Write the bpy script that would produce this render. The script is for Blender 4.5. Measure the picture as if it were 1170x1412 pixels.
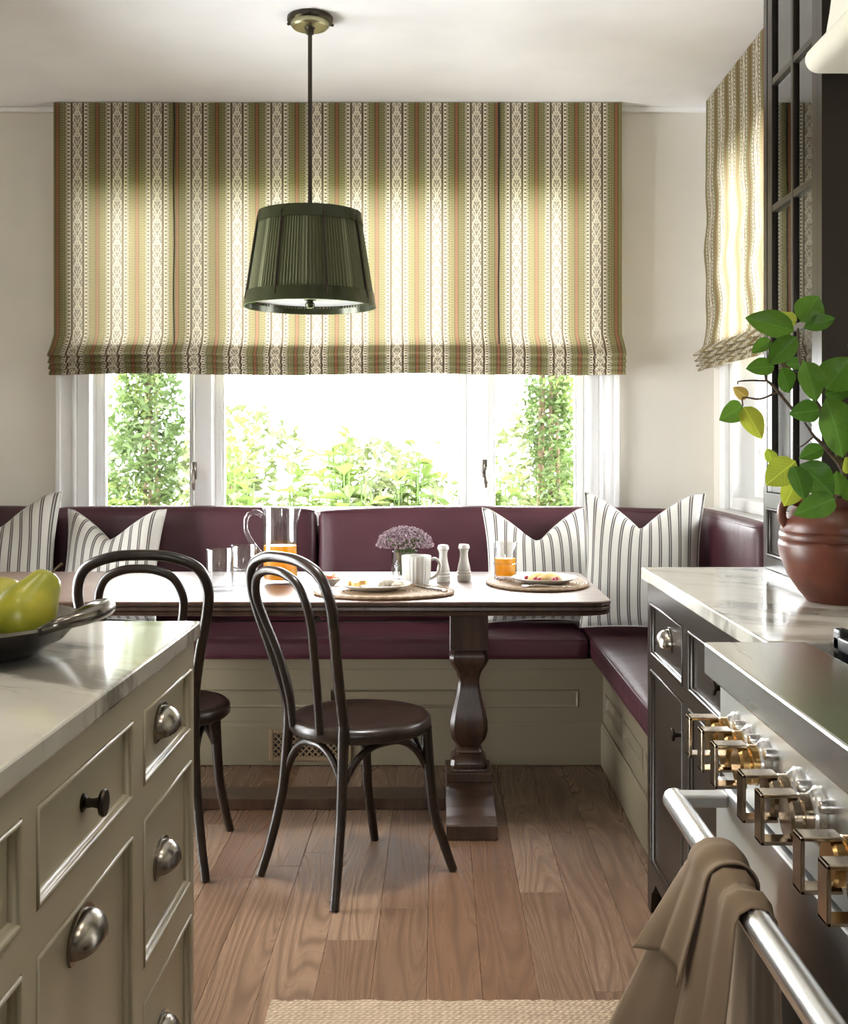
import bpy, bmesh, math, random
from mathutils import Vector, Matrix, Euler
PI = math.pi
random.seed(7)
S = bpy.context.scene
C = S.collection
for o in list(bpy.data.objects): bpy.data.objects.remove(o)

# ------------------------------------------------------------------ camera, world, light, exposure
H = 1.25                                   # eye height
cam_d = bpy.data.cameras.new('camera'); cam = bpy.data.objects.new('camera', cam_d); C.objects.link(cam)
cam_d.sensor_fit = 'HORIZONTAL'; cam_d.sensor_width = 36.0; cam_d.lens = 1575.0 / 1170 * 36
cam_d.shift_x = -18 / 1170; cam_d.shift_y = -91 / 1170
cam.location = (0, 0, H); cam.rotation_euler = (PI / 2, 0, 0); cam_d.clip_start = 0.02
S.camera = cam
S.view_settings.view_transform = 'Standard'; S.view_settings.look = 'None'
S.view_settings.gamma = 1.0; S.view_settings.use_curve_mapping = False
S.view_settings.exposure = 0.66
S.cycles.use_denoising = True
S.cycles.max_bounces = 10; S.cycles.diffuse_bounces = 5; S.cycles.transparent_max_bounces = 16
S.cycles.sample_clamp_indirect = 6.0
S.cycles.caustics_reflective = False; S.cycles.caustics_refractive = False
W = bpy.data.worlds.new('sky'); S.world = W; W.use_nodes = True
bg = W.node_tree.nodes['Background']; bg.inputs[0].default_value = (0.975, 0.99, 1.0, 1); bg.inputs[1].default_value = 24.0

def sun(rot, energy, color, angle):
    d = bpy.data.lights.new('sun', 'SUN'); d.energy = energy; d.color = color; d.angle = angle
    o = bpy.data.objects.new('sun', d); C.objects.link(o); o.rotation_euler = rot; return o
SUN = sun((math.radians(48), 0, math.radians(-22)), 12.0, (1, .95, .84), math.radians(1.0))   # from over the house roof onto the garden

def portal(loc, rot, sx, sy):
    d = bpy.data.lights.new('window_portal', 'AREA'); d.shape = 'RECTANGLE'; d.size = sx; d.size_y = sy
    d.cycles.is_portal = True
    o = bpy.data.objects.new('window_portal', d); C.objects.link(o); o.location = loc; o.rotation_euler = rot
portal((-.44, 5.20, 1.735), (-PI/2, 0, 0), 2.2, 1.45)          # back window, facing -Y
portal((1.36, 4.25, 1.735), (0, PI/2, 0), 1.45, 1.05)          # right window, facing -X
portal((-2.25, 3.55, 1.0), (0, -PI/2, 0), 2.0, 1.3)            # left glazed door, facing +X
portal((-.6, -2.35, 1.65), (PI/2, 0, 0), .8, .7)             # kitchen window wall behind, facing +Y

# ------------------------------------------------------------------ node helpers
class E:
    """a node socket with arithmetic"""
    def __init__(s, t, k): s.t, s.k = t, k
    def _m(s, op, *a, clamp=False):
        n = s.t.nodes.new('ShaderNodeMath'); n.operation = op; n.use_clamp = clamp
        for i, v in enumerate((s,) + a):
            if isinstance(v, E): s.t.links.new(v.k, n.inputs[i])
            else: n.inputs[i].default_value = v
        return E(s.t, n.outputs[0])
    def __add__(s, o): return s._m('ADD', o)
    __radd__ = __add__
    def __mul__(s, o): return s._m('MULTIPLY', o)
    __rmul__ = __mul__
    def __sub__(s, o): return s._m('SUBTRACT', o)
    def __rsub__(s, o): return (s * -1) + o
    def __truediv__(s, o): return s._m('DIVIDE', o)
    def __pow__(s, o): return s._m('POWER', o)
    def sin(s): return s._m('SINE')
    def cos(s): return s._m('COSINE')
    def fract(s): return s._m('FRACT')
    def floor(s): return s._m('FLOOR')
    def abs(s): return s._m('ABSOLUTE')
    def gt(s, o): return s._m('GREATER_THAN', o)
    def lt(s, o): return s._m('LESS_THAN', o)
    def min(s, o): return s._m('MINIMUM', o)
    def max(s, o): return s._m('MAXIMUM', o)
    def sqrt(s): return s._m('SQRT')
    def sat(s): return s._m('ADD', 0.0, clamp=True)
    def ss(s, a, b):
        n = s.t.nodes.new('ShaderNodeMapRange'); n.interpolation_type = 'SMOOTHSTEP'
        s.t.links.new(s.k, n.inputs[0]); n.inputs[1].default_value = a; n.inputs[2].default_value = b
        return E(s.t, n.outputs[0])
class M:
    """a material with a Principled shader and a few shorthands"""
    def __init__(s, name, col=(.8, .8, .8), rough=.5, metal=0.0, spec=.5, trans=0, ior=1.45, coat=0, sheen=0):
        s.m = bpy.data.materials.new(name); s.m.use_nodes = True; s.t = s.m.node_tree
        s.b = s.t.nodes['Principled BSDF']; s.out = s.t.nodes['Material Output']
        s.col(col); s.set('Roughness', rough); s.set('Metallic', metal); s.set('Specular IOR Level', spec)
        s.set('Transmission Weight', trans); s.set('IOR', ior); s.set('Coat Weight', coat); s.set('Sheen Weight', sheen)
        s.m.diffuse_color = (*col[:3], 1) if not isinstance(col, E) else (.5, .5, .5, 1)
    def set(s, n, v):
        if isinstance(v, E): s.t.links.new(v.k, s.b.inputs[n])
        else: s.b.inputs[n].default_value = v
    def col(s, c):
        if isinstance(c, E): s.t.links.new(c.k, s.b.inputs['Base Color'])
        else: s.b.inputs['Base Color'].default_value = (*c[:3], 1)
    def coord(s, kind='Object'):
        n = s.t.nodes.new('ShaderNodeTexCoord'); return E(s.t, n.outputs[kind])
    def xyz(s, v):
        n = s.t.nodes.new('ShaderNodeSeparateXYZ'); s.t.links.new(v.k, n.inputs[0]); return [E(s.t, n.outputs[i]) for i in range(3)]
    def vec(s, *a):
        n = s.t.nodes.new('ShaderNodeCombineXYZ')
        for i, v in enumerate(a):
            if isinstance(v, E): s.t.links.new(v.k, n.inputs[i])
            else: n.inputs[i].default_value = v
        return E(s.t, n.outputs[0])
    def rnd(s):
        n = s.t.nodes.new('ShaderNodeObjectInfo'); return E(s.t, n.outputs['Random'])
    def noise(s, v, scale=5, detail=3, rough=.5, dist=0, color=False):
        n = s.t.nodes.new('ShaderNodeTexNoise'); n.inputs['Scale'].default_value = scale; n.inputs['Detail'].default_value = detail
        n.inputs['Roughness'].default_value = rough; n.inputs['Distortion'].default_value = dist
        s.t.links.new(v.k, n.inputs['Vector']); return E(s.t, n.outputs[1 if color else 0])
    def voro(s, v, scale=5, feat='F1', out=0):
        n = s.t.nodes.new('ShaderNodeTexVoronoi'); n.feature = feat; n.inputs['Scale'].default_value = scale
        s.t.links.new(v.k, n.inputs['Vector']); return E(s.t, n.outputs[out])
    def mix(s, f, a, b, mode='MIX'):
        n = s.t.nodes.new('ShaderNodeMix'); n.data_type = 'RGBA'; n.blend_type = mode
        for i, v in ((0, f), (6, a), (7, b)):
            if isinstance(v, E): s.t.links.new(v.k, n.inputs[i])
            elif i == 0: n.inputs[i].default_value = v
            else: n.inputs[i].default_value = (*v[:3], 1)
        return E(s.t, n.outputs[2])
    def bump(s, h, strength=.3, dist=.01):
        n = s.t.nodes.new('ShaderNodeBump'); n.inputs['Strength'].default_value = strength; n.inputs['Distance'].default_value = dist
        s.t.links.new(h.k, n.inputs['Height']); s.t.links.new(n.outputs[0], s.b.inputs['Normal']); s.bumpn = n.outputs[0]

MAT = {}
def paint(name, col, rough=.5, b=.02):
    m = M(name, col, rough); v = m.coord()
    n = m.noise(v, 3.0, 3); m.col(m.mix(n.ss(.3, .7), tuple(c * .97 for c in col), tuple(min(1, c * 1.03) for c in col)))
    m.bump(m.noise(v, 160, 2), b, .002); MAT[name] = m.m; return m
paint('wall_paint', (.74, .705, .635), .7)
paint('ceiling_paint', (.88, .88, .88), .8)
paint('white_trim', (.80, .80, .79), .35)
paint('greige_paint', (.425, .380, .285), .38)
paint('dark_paint', (.022, .016, .0115), .30)
MAT['dark_paint'].node_tree.nodes['Principled BSDF'].inputs['Specular IOR Level'].default_value = .32
paint('cream_plaster', (.72, .68, .60), .6)
paint('bench_paint', (.175, .146, .094), .42)

def mk_floor():
    m = M('oak_plank', rough=.30); v = m.coord(); x, y, z = m.xyz(v); r = m.rnd()
    q = m.vec(x * 5.5 + r * 31, y * .48 + r * 17, r * 9)
    n = m.noise(q, 1.0, 2.0, .35)
    ring = ((n * 150).sin() * .5 + .5)
    fine = m.noise(m.vec(x * 210, y * 5, r * 50), 1.0, 2)
    tone = m.mix(r, (.120, .068, .040), (.215, .140, .090))
    tone = m.mix((r * 7.13).fract().gt(.86) * .65, tone, (.11, .052, .026))
    c = m.mix(ring ** 4.0 * .62, tone, (.075, .042, .024))
    c = m.mix(fine.ss(.50, .72) * .45, c, (.09, .05, .028))
    m.col(c); m.set('Roughness', ring * .10 + .27); m.bump(ring * .6 + fine * .5, .12, .002); MAT['oak_plank'] = m.m
mk_floor()
def mk_marble(name):
    m = M(name, rough=.09); v = m.coord()
    x, y, z = m.xyz(v); w = m.noise(v, 2.2, 4, .55, color=True); wx, wy, wz = m.xyz(w)
    a = x * .55 + y * .83 + wx * .30; b = x * .83 - y * .55 + wy * .22              # streak axis
    s1 = m.noise(m.vec(a * 7.5, b * 1.3, z * 3), 1.0, 5, .62)
    s2 = m.noise(m.vec(a * 26, b * 3.0, z * 8 + 4), 1.0, 4, .6)
    patch = m.noise(m.vec(x * 1.6 + wx, y * 1.3 + wy, z), 1.4, 2).ss(.36, .56)
    vein = s1.ss(.47, .61) * patch; fine = s2.ss(.56, .70) * patch
    c = m.mix(patch * .40, (.64, .625, .58), (.47, .44, .375))
    c = m.mix(vein * .85, c, (.16, .15, .13)); c = m.mix(fine * .55, c, (.30, .27, .225))
    m.col(c); MAT[name] = m.m
mk_marble('marble')
def wood(name, c0, c1, rough, sx=40, sy=3, sz=40):
    m = M(name, rough=rough); v = m.coord(); x, y, z = m.xyz(v)
    n = m.noise(m.vec(x * sx, y * sy, z * sz), 1.0, 4, .55, .4)
    f = m.noise(m.vec(x * sx * 6, y * sy * 3, z * sz * 6), 1.0, 2)
    m.col(m.mix((n * .7 + f * .3).ss(.35, .65), c0, c1)); m.bump(f, .08, .001); MAT[name] = m.m
    if name == 'walnut_top': m.set('Specular IOR Level', .8); m.set('Coat Weight', .6); m.set('Coat Roughness', .38)
    return m
wood('walnut_top', (.075, .034, .018), (.16, .080, .044), .34, 3, 40, 3)
wood('walnut', (.026, .013, .0085), (.060, .032, .020), .30, 30, 30, 4)
wood('bentwood', (.009, .0055, .004), (.024, .0145, .0095), .30, 40, 40, 5)
def metal(name, col, rough, aniso=(3, 300, 3)):
    m = M(name, col, rough, 1.0); v = m.coord(); x, y, z = m.xyz(v)
    n = m.noise(m.vec(x * aniso[0], y * aniso[1], z * aniso[2]), 1.0, 3)
    m.set('Roughness', n * .025 + (rough - .012)); MAT[name] = m.m
metal('steel', (.66, .66, .65), .34, (120, 3, 120))
metal('steel_polished', (.74, .74, .74), .27, (60, 1, 60))
metal('brass', (.52, .33, .13), .22, (200, 200, 30))
metal('bronze_knob', (.46, .38, .29), .16, (60, 60, 60))
metal('pewter', (.17, .155, .14), .24, (20, 20, 20))
metal('pull_metal', (.30, .27, .235), .24, (30, 30, 30))
metal('dark_bronze', (.055, .045, .035), .35, (30, 30, 30))
metal('lamp_brass', (.36, .34, .20), .3, (40, 40, 40))
for nm, c, r in (('black_iron', (.012, .012, .013), .42), ('dark_recess', (.012, .009, .007), .6), ('ceramic', (.60, .585, .545), .22),
                 ('lamp_diffuser', (.75, .78, .82), .5), ('lining', (.45, .40, .30), .9), ('soil', (.03, .02, .013), .9), ('vent_wood', (.20, .135, .075), .5)):
    m = M(nm, c, r); MAT[nm] = m.m
def mk_leather():
    m = M('aubergine_leather', rough=.30, spec=.55); v = m.coord()
    n = m.noise(v, 2.4, 4); m.col(m.mix(n.ss(.3, .7), (.040, .0085, .0140), (.064, .0145, .0235)))
    big = m.noise(v, 5.0, 3); pore = m.voro(v, 420); m.bump(big * 2.6 + pore * .12, .34, .014); m.set('Roughness', n * .14 + .36)
    MAT['aubergine_leather'] = m.m
mk_leather()
def mk_stripe():
    m = M('ticking', rough=.85, spec=.2, sheen=.2); u, v, w = m.xyz(m.coord('UV'))
    p = (u / .040).fract() - .5; d = p.abs()
    line = (1 - (d - .100).abs().ss(.040, .076)); core = 1 - d.ss(.055, .085)
    c = m.mix(core * .45, (.66, .645, .60), (.30, .26, .21)); c = m.mix(line * .95, c, (.050, .042, .045))
    wv = ((u * 2600).sin() * (v * 2600).sin()); m.col(c); m.bump(wv + m.noise(m.coord(), 30, 3) * 2, .10, .002); MAT['ticking'] = m.m
mk_stripe()
def mk_shade():
    m = M('shade_print', rough=.9, spec=.1); u, v, w = m.xyz(m.coord('UV'))
    P = .174
    a = ((u / P).fract() - .5); d = a.abs() * 215.0            # distance from the column's centre, 215 units a repeat
    def band(c, hw, s=1.2): return 1 - (d - c).abs().ss(hw - s, hw + s)
    k = 2 * PI / .0165
    # arabesque in the centre column: mirrored curls that repeat every 94 mm
    s1 = (v * (2 * PI / .094)).sin()
    curl = ((d - (s1 * 9 + 13)).abs().lt(2.6)).max(((d - ((v * (2 * PI / .047) + 1.3).cos() * 8 + 12)).abs()).lt(2.0))
    leaf = (((v * (2 * PI / .0235)).sin() * (d * .42).cos()).gt(.45))
    ring = ((((v / .094).fract() - .5) * 115) ** 2.0 + d * d).sqrt()
    rose = ((ring - 10).abs().lt(2.2)).max(ring.lt(4))
    ctr = curl.max(leaf * .7).max(rose)
    # lace columns: comb teeth inside a scalloped edge
    edge = (v * k).cos() * 4.5 + 62
    teeth = (v * (k * 1.0) + PI).cos().gt(.15) * d.gt(41) * d.lt(52)
    yy = ((v / .0165).fract() - .5) * 20.5; rr = (((d - 56) * (d - 56)) + yy * yy).sqrt()
    lace = teeth.max((d - 39).abs().lt(1.9)).max((rr - 6.5).abs().lt(1.6)).max((d - edge).abs().lt(1.9))
    # green field with pale dots
    yd = ((v / .011).fract() - .5) * 13.6
    rd = ((d - 76) * (d - 76) + yd * yd).sqrt(); rd2 = ((d - 88) * (d - 88) + yd * yd).sqrt()
    dots = (rd.lt(3.2)).max(rd2.lt(2.4))
    weave = m.noise(m.vec(u * 900, v * 900, 0), 1, 1).ss(.35, .7)
    def colour(cream, brown, green, red, taupe, ground, dot):
        c_ctr = m.mix(ctr, taupe, cream); c_lace = m.mix(lace, ground, cream); c_gr = m.mix(dots * .8, green, dot)
        c = m.mix(d.gt(32), c_ctr, c_lace)
        c = m.mix(d.gt(edge), c, c_gr)
        c = m.mix(band(29.5, 2.6), c, brown); c = m.mix(band(98.5, 1.6), c, brown)
        c = m.mix(d.gt(101), c, red)
        return m.mix(weave * .16, c, brown)
    c = colour((.78, .72, .56), (.055, .040, .024), (.150, .142, .060), (.26, .100, .052), (.25, .205, .150), (.095, .076, .045), (.42, .38, .22))
    m.col(c)
    cc = colour((.92, .87, .70), (.42, .30, .19), (.60, .50, .27), (.60, .40, .26), (.70, .635, .51), (.60, .515, .35), (.84, .76, .52))
    tr = m.t.nodes.new('ShaderNodeBsdfTranslucent'); mx = m.t.nodes.new('ShaderNodeMixShader'); mx.inputs[0].default_value = .140
    m.t.links.new(cc.k, tr.inputs[0])
    m.t.links.new(m.b.outputs[0], mx.inputs[1]); m.t.links.new(tr.outputs[0], mx.inputs[2]); m.t.links.new(mx.outputs[0], m.out.inputs[0])
    MAT['shade_print'] = m.m
mk_shade()
def translucent(name, col, f, rough=.8, vary=None):
    m = M(name, col, rough, spec=.3); tr = m.t.nodes.new('ShaderNodeBsdfTranslucent'); mx = m.t.nodes.new('ShaderNodeMixShader'); mx.inputs[0].default_value = f
    c = E(m.t, m.t.nodes.new('ShaderNodeRGB').outputs[0]); c.k.default_value = (*col, 1)
    if vary:
        n = m.noise(m.coord(), vary[1], 2); r = m.rnd(); c = m.mix((n * .5 + r * .6).sat(), col, vary[0])
    if name.startswith('leaf'):                        # pale midrib and side veins
        x, y, z = m.xyz(m.coord()); ax = x.abs()
        vein = (1 - ax.ss(.010, .030)).max((((y - ax * .75) * 56).sin().ss(.86, .99)) * .45)
        c = m.mix(vein * .40, c, tuple(min(1, q * 2.4 + .03) for q in col))
    m.col(c); m.t.links.new(c.k, tr.inputs[0])
    m.t.links.new(m.b.outputs[0], mx.inputs[1]); m.t.links.new(tr.outputs[0], mx.inputs[2]); m.t.links.new(mx.outputs[0], m.out.inputs[0])
    MAT[name] = m.m; return m
translucent('lamp_silk', (.115, .118, .062), .12, .5)
translucent('leaf_green', (.035, .105, .012), .40, .34, ((.10, .20, .02), 9))
translucent('leaf_lime', (.30, .40, .035), .45, .4, ((.42, .44, .05), 9))
translucent('leaf_yellow', (.52, .40, .09), .4, .5, ((.30, .16, .05), 30))
translucent('foliage_dark', (.028, .050, .013), .30, .6, ((.055, .085, .022), 6))
translucent('foliage_light', (.062, .105, .022), .35, .6, ((.12, .155, .045), 5))
translucent('foliage_pale', (.045, .058, .020), .35, .7, ((.065, .078, .032), 3))
translucent('towel_cloth', (.27, .195, .130), .08, .9)
def mk_glass(name, tint=(1, 1, 1), refl=1.0):
    m = M(name); t = m.t; t.nodes.remove(m.b)
    tr = t.nodes.new('ShaderNodeBsdfTransparent'); tr.inputs[0].default_value = (*tint, 1)
    gl = t.nodes.new('ShaderNodeBsdfGlossy'); gl.inputs['Roughness'].default_value = .02
    fr = t.nodes.new('ShaderNodeFresnel'); fr.inputs[0].default_value = 1.45
    mx = t.nodes.new('ShaderNodeMixShader'); f = E(t, fr.outputs[0]) * refl
    t.links.new(f.k, mx.inputs[0]); t.links.new(tr.outputs[0], mx.inputs[1]); t.links.new(gl.outputs[0], mx.inputs[2]); t.links.new(mx.outputs[0], m.out.inputs[0])
    MAT[name] = m.m
mk_glass('window_glass'); mk_glass('cabinet_glass', (.8, .82, .82), 1.6)
def mk_vessel():
    m = M('clear_glass'); t = m.t; t.nodes.remove(m.b)
    lw = t.nodes.new('ShaderNodeLayerWeight'); lw.inputs[0].default_value = .35; f = E(t, lw.outputs['Facing'])
    tr = t.nodes.new('ShaderNodeBsdfTransparent'); c = m.mix((f ** 2.2).sat(), (.96, .97, .97), (.50, .52, .53)); t.links.new(c.k, tr.inputs[0])
    gl = t.nodes.new('ShaderNodeBsdfGlossy'); gl.inputs['Roughness'].default_value = .04
    mx = t.nodes.new('ShaderNodeMixShader'); k = (f ** 3.0) * .55 + .10
    t.links.new(k.k, mx.inputs[0]); t.links.new(tr.outputs[0], mx.inputs[1]); t.links.new(gl.outputs[0], mx.inputs[2]); t.links.new(mx.outputs[0], m.out.inputs[0]); MAT['clear_glass'] = m.m
mk_vessel()
translucent('orange_juice', (1.0, .60, .03), .6, .25)
def speckle(name, c0, c1, rough, scale, b=.3, sheen=0, dist=.004):
    m = M(name, rough=rough, sheen=sheen); v = m.coord(); n = m.noise(v, scale, 4); m.col(m.mix(n.ss(.32, .68), c0, c1)); m.bump(n, b, dist); MAT[name] = m.m; return m
speckle('terracotta', (.065, .016, .008), (.125, .033, .016), .38, 14, .15)
speckle('pear_skin', (.25, .27, .020), (.42, .38, .035), .34, 16, .05)
speckle('branch_bark', (.045, .028, .018), (.10, .065, .04), .8, 60)
speckle('bark', (.07, .045, .03), (.14, .10, .06), .9, 30)
speckle('grass', (.16, .22, .07), (.34, .38, .16), .9, 6, .5)
speckle('blossom', (.12, .062, .085), (.46, .36, .40), .8, 90, .2)
speckle('stem_green', (.05, .10, .02), (.10, .16, .04), .6, 40)
speckle('croissant', (.60, .30, .07), (.80, .52, .18), .5, 30)
speckle('toast', (.78, .56, .22), (.85, .70, .36), .6, 40)
speckle('egg_white', (.62, .57, .48), (.40, .33, .24), .5, 60)
speckle('grapefruit', (.62, .13, .04), (.75, .24, .07), .35, 40)
speckle('berry', (.22, .02, .035), (.33, .04, .05), .3, 40)
speckle('butter_cloth', (.34, .25, .17), (.44, .34, .25), .9, 5)
def mk_rug():
    m = M('jute', rough=.95, spec=.1); x, y, z = m.xyz(m.coord())
    w = (y * 620).sin() * .5 + .5; w2 = (x * 420 + (y * 620 / 2).sin() * 1.5).sin() * .5 + .5
    n = m.noise(m.coord(), 50, 3); m.col(m.mix((w * .35 + w2 * .2 + n * .5).sat(), (.17, .12, .075), (.44, .345, .245)))
    m.bump(w * w2, .8, .004); MAT['jute'] = m.m
mk_rug()
def mk_rattan():
    m = M('rattan', rough=.6); x, y, z = m.xyz(m.coord())
    r = (x * x / (.235 * .235) + y * y / (.18 * .18)).sqrt(); w = (r * 120).sin() * .5 + .5
    n = m.noise(m.coord(), 160, 2); m.col(m.mix((w * .6 + n * .5).sat(), (.12, .072, .036), (.40, .27, .155))); m.bump(w + n, .8, .003); MAT['rattan'] = m.m
mk_rattan()
emit = M('added_lens_glow', (1, .9, .75)); emit.set('Emission Color', (1, .87, .68, 1)); emit.set('Emission Strength', 14); MAT['added_lens_glow'] = emit.m  # glowing lens of the added downlights

# ------------------------------------------------------------------ mesh helpers
class MB:
    def __init__(s): s.bm = bmesh.new(); s.uv = None
    def face(s, vs):
        try: return s.bm.faces.new(vs)
        except ValueError: return None
    def box(s, x0, x1, y0, y1, z0, z1, bev=0.0, seg=2):
        x0, x1 = min(x0, x1), max(x0, x1); y0, y1 = min(y0, y1), max(y0, y1); z0, z1 = min(z0, z1), max(z0, z1)
        v = [s.bm.verts.new((x, y, z)) for x in (x0, x1) for y in (y0, y1) for z in (z0, z1)]
        fs = [s.face([v[i] for i in f]) for f in ((0, 1, 3, 2), (4, 6, 7, 5), (0, 4, 5, 1), (2, 3, 7, 6), (0, 2, 6, 4), (1, 5, 7, 3))]
        if bev > 0:
            es = set(e for f in fs for e in f.edges)
            bmesh.ops.bevel(s.bm, geom=list(es), offset=bev, segments=seg, affect='EDGES', profile=.5)
        return s
    def rings(s, rings, closed=True, cap=True):
        R = [[s.bm.verts.new(p) for p in r] for r in rings]
        n = len(R[0])
        for a, b in zip(R[:-1], R[1:]):
            for i in range(n if closed else n - 1):
                j = (i + 1) % n
                s.face((a[i], a[j], b[j], b[i]))
        if cap and closed:
            s.face(list(reversed(R[0]))); s.face(R[-1])
        return R
    def tube(s, pts, r, n=10, cap=True, closed=False):
        pts = [Vector(p) for p in pts]; k = len(pts); rs = r if isinstance(r, (list, tuple)) else [r] * k
        up = None; rings = []
        for i, p in enumerate(pts):
            if closed: t = (pts[(i + 1) % k] - pts[i - 1]).normalized()
            else: t = (pts[min(i + 1, k - 1)] - pts[max(i - 1, 0)]).normalized()
            if up is None:
                up = t.orthogonal().normalized()
            up = (up - t * up.dot(t)).normalized(); b = t.cross(up)
            rings.append([p + (up * math.cos(2 * PI * j / n) + b * math.sin(2 * PI * j / n)) * rs[i] for j in range(n)])
        if closed: rings.append(rings[0])
        s.rings(rings, True, cap and not closed)
        return s
    def lathe(s, prof, c=(0, 0, 0), n=32, axis='Z', sx=1, sy=1, mod=None):
        R = []
        for (r, h) in prof:
            ring = []
            for j in range(n):
                a = 2 * PI * j / n; q = r * (mod(a, h) if mod else 1)
                x, y = q * math.cos(a) * sx, q * math.sin(a) * sy
                p = {'Z': (x, y, h), 'X': (h, x, y), 'Y': (x, h, y), '-X': (-h, x, -y)}[axis]
                ring.append((c[0] + p[0], c[1] + p[1], c[2] + p[2]))
            R.append(ring)
        s.rings(R); return s
    def prism(s, poly, axis, a, b, bev=0):
        def P(u, v, w): return {'Y': (u, w, v), 'X': (w, u, v), 'Z': (u, v, w)}[axis]
        s.rings([[P(u, v, a) for u, v in poly], [P(u, v, b) for u, v in poly]]); return s
    def build(s, name, mat, parent=None, smooth=False, loc=None, sub=0, auto=None):
        if smooth is False and auto is None: pass
        bmesh.ops.remove_doubles(s.bm, verts=s.bm.verts, dist=1e-6)
        bmesh.ops.recalc_face_normals(s.bm, faces=s.bm.faces)
        me = bpy.data.meshes.new(name)
        if smooth:
            for f in s.bm.faces: f.smooth = True
            for e in s.bm.edges:
                if len(e.link_faces) == 2 and e.calc_face_angle(0) > math.radians(auto or 40): e.smooth = False
        s.bm.to_mesh(me); s.bm.free()
        me.materials.append(MAT[mat])
        o = bpy.data.objects.new(name, me); C.objects.link(o)
        if sub:
            md = o.modifiers.new('sub', 'SUBSURF'); md.levels = sub; md.render_levels = sub
        if parent is not None:
            o.parent = parent
            if loc is not None: o.location = loc
            else:                                   # geometry given in world coordinates
                p = parent; off = Vector((0, 0, 0))
                while p is not None: off += p.location; p = p.parent
                o.location = -off
        elif loc is not None: o.location = loc
        return o
def tag(o, label, cat, group=None, kind=None):
    if label: o['label'] = label
    if cat: o['category'] = cat
    if group: o['group'] = group
    if kind: o['kind'] = kind
    return o
def thing(name, label, cat, loc=(0, 0, 0), rz=0, group=None, kind=None):
    o = bpy.data.objects.new(name, None); C.objects.link(o); o.location = loc; o.rotation_euler = (0, 0, rz)
    o.empty_display_size = .1
    return tag(o, label, cat, group, kind)
L0 = (0, 0, 0)
def cr(pts, n=8):
    """Catmull-Rom resample"""
    pts = [Vector(p) for p in pts]; out = []
    for i in range(len(pts) - 1):
        p0 = pts[i - 1] if i else pts[0] * 2 - pts[1]; p1, p2 = pts[i], pts[i + 1]
        p3 = pts[i + 2] if i + 2 < len(pts) else pts[-1] * 2 - pts[-2]
        for k in range(n):
            t = k / n
            out.append(.5 * ((2 * p1) + (p2 - p0) * t + (2 * p0 - 5 * p1 + 4 * p2 - p3) * t * t + (3 * p1 - p0 - 3 * p2 + p3) * t ** 3))
    out.append(pts[-1]); return out
def at(px, py, Y): return Vector(((px - 603) * Y / 1575, Y, H - (py - 615) * Y / 1575))

# a mitred moulding ring round a rectangle on a face; o: origin, u/v: in-plane unit vectors, n: outward normal
def moulding(mb, o, u, v, n, a0, a1, b0, b1, prof):
    o, u, v, n = map(Vector, (o, u, v, n)); R = []
    for (ins, dep) in prof:
        R.append([o + u * a + v * b + n * dep for a, b in ((a0 + ins, b0 + ins), (a1 - ins, b0 + ins), (a1 - ins, b1 - ins), (a0 + ins, b1 - ins))])
    mb.rings(R, True, False)
def panel_front(name, parent, mat, o, u, v, n, a0, a1, b0, b1, depth=.012, bead=.014, cat_mat=None):
    """an inset front: a flat leaf set back in its opening, with a beaded moulding proud of it as a sub-part"""
    mb = MB(); O = Vector(o); U, Vv, N = Vector(u), Vector(v), Vector(n); g = .0015
    def q(a, b, d): return O + U * a + Vv * b + N * d
    mb.rings([[q(a, b, d) for a, b in ((a0 + g, b0 + g), (a1 - g, b0 + g), (a1 - g, b1 - g), (a0 + g, b1 - g))] for d in (-.03, -depth)])
    leaf = mb.build(name, mat, parent)
    mb = MB(); w = bead
    moulding(mb, o, u, v, n, a0, a1, b0, b1, [(g, -depth - .001), (g, -.002), (w * .16, .0014), (w * .32, .0028), (w * .50, .0022), (w * .64, -.0004), (w * .70, -.0036), (w * .84, -.0046), (w * .96, -depth + .0018), (w, -depth + .0004), (w * .9, -depth - .001)])
    mb.build('bead_moulding', mat, leaf, smooth=True, auto=50)
    return leaf
def face_frame(mb, o, u, v, n, A0, A1, B0, B1, openings, thick=.012):
    """face frame: grid split around rectangular openings [(a0,a1,b0,b1)]"""
    O = Vector(o); U, Vv, N = Vector(u), Vector(v), Vector(n)
    As = sorted({A0, A1, *[x for op in openings for x in op[:2]]}); Bs = sorted({B0, B1, *[x for op in openings for x in op[2:]]})
    cache = {}
    def vt(a, b, d):
        k = (round(a, 5), round(b, 5), d)
        if k not in cache: cache[k] = mb.bm.verts.new(O + U * a + Vv * b + N * d)
        return cache[k]
    def hole(i, j):
        if i < 0 or j < 0 or i >= len(As) - 1 or j >= len(Bs) - 1: return True
        a, b = (As[i] + As[i + 1]) / 2, (Bs[j] + Bs[j + 1]) / 2
        return any(p[0] < a < p[1] and p[2] < b < p[3] for p in openings)
    for i in range(len(As) - 1):
        for j in range(len(Bs) - 1):
            if hole(i, j): continue
            a, a2, b, b2 = As[i], As[i + 1], Bs[j], Bs[j + 1]
            mb.face((vt(a, b, 0), vt(a2, b, 0), vt(a2, b2, 0), vt(a, b2, 0)))
            mb.face((vt(a, b, -thick), vt(a, b2, -thick), vt(a2, b2, -thick), vt(a2, b, -thick)))
            for di, dj, p, q in ((-1, 0, (a, b), (a, b2)), (1, 0, (a2, b), (a2, b2)), (0, -1, (a, b), (a2, b)), (0, 1, (a, b2), (a2, b2))):
                if hole(i + di, j + dj): mb.face((vt(*p, 0), vt(*q, 0), vt(*q, -thick), vt(*p, -thick)))

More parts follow.
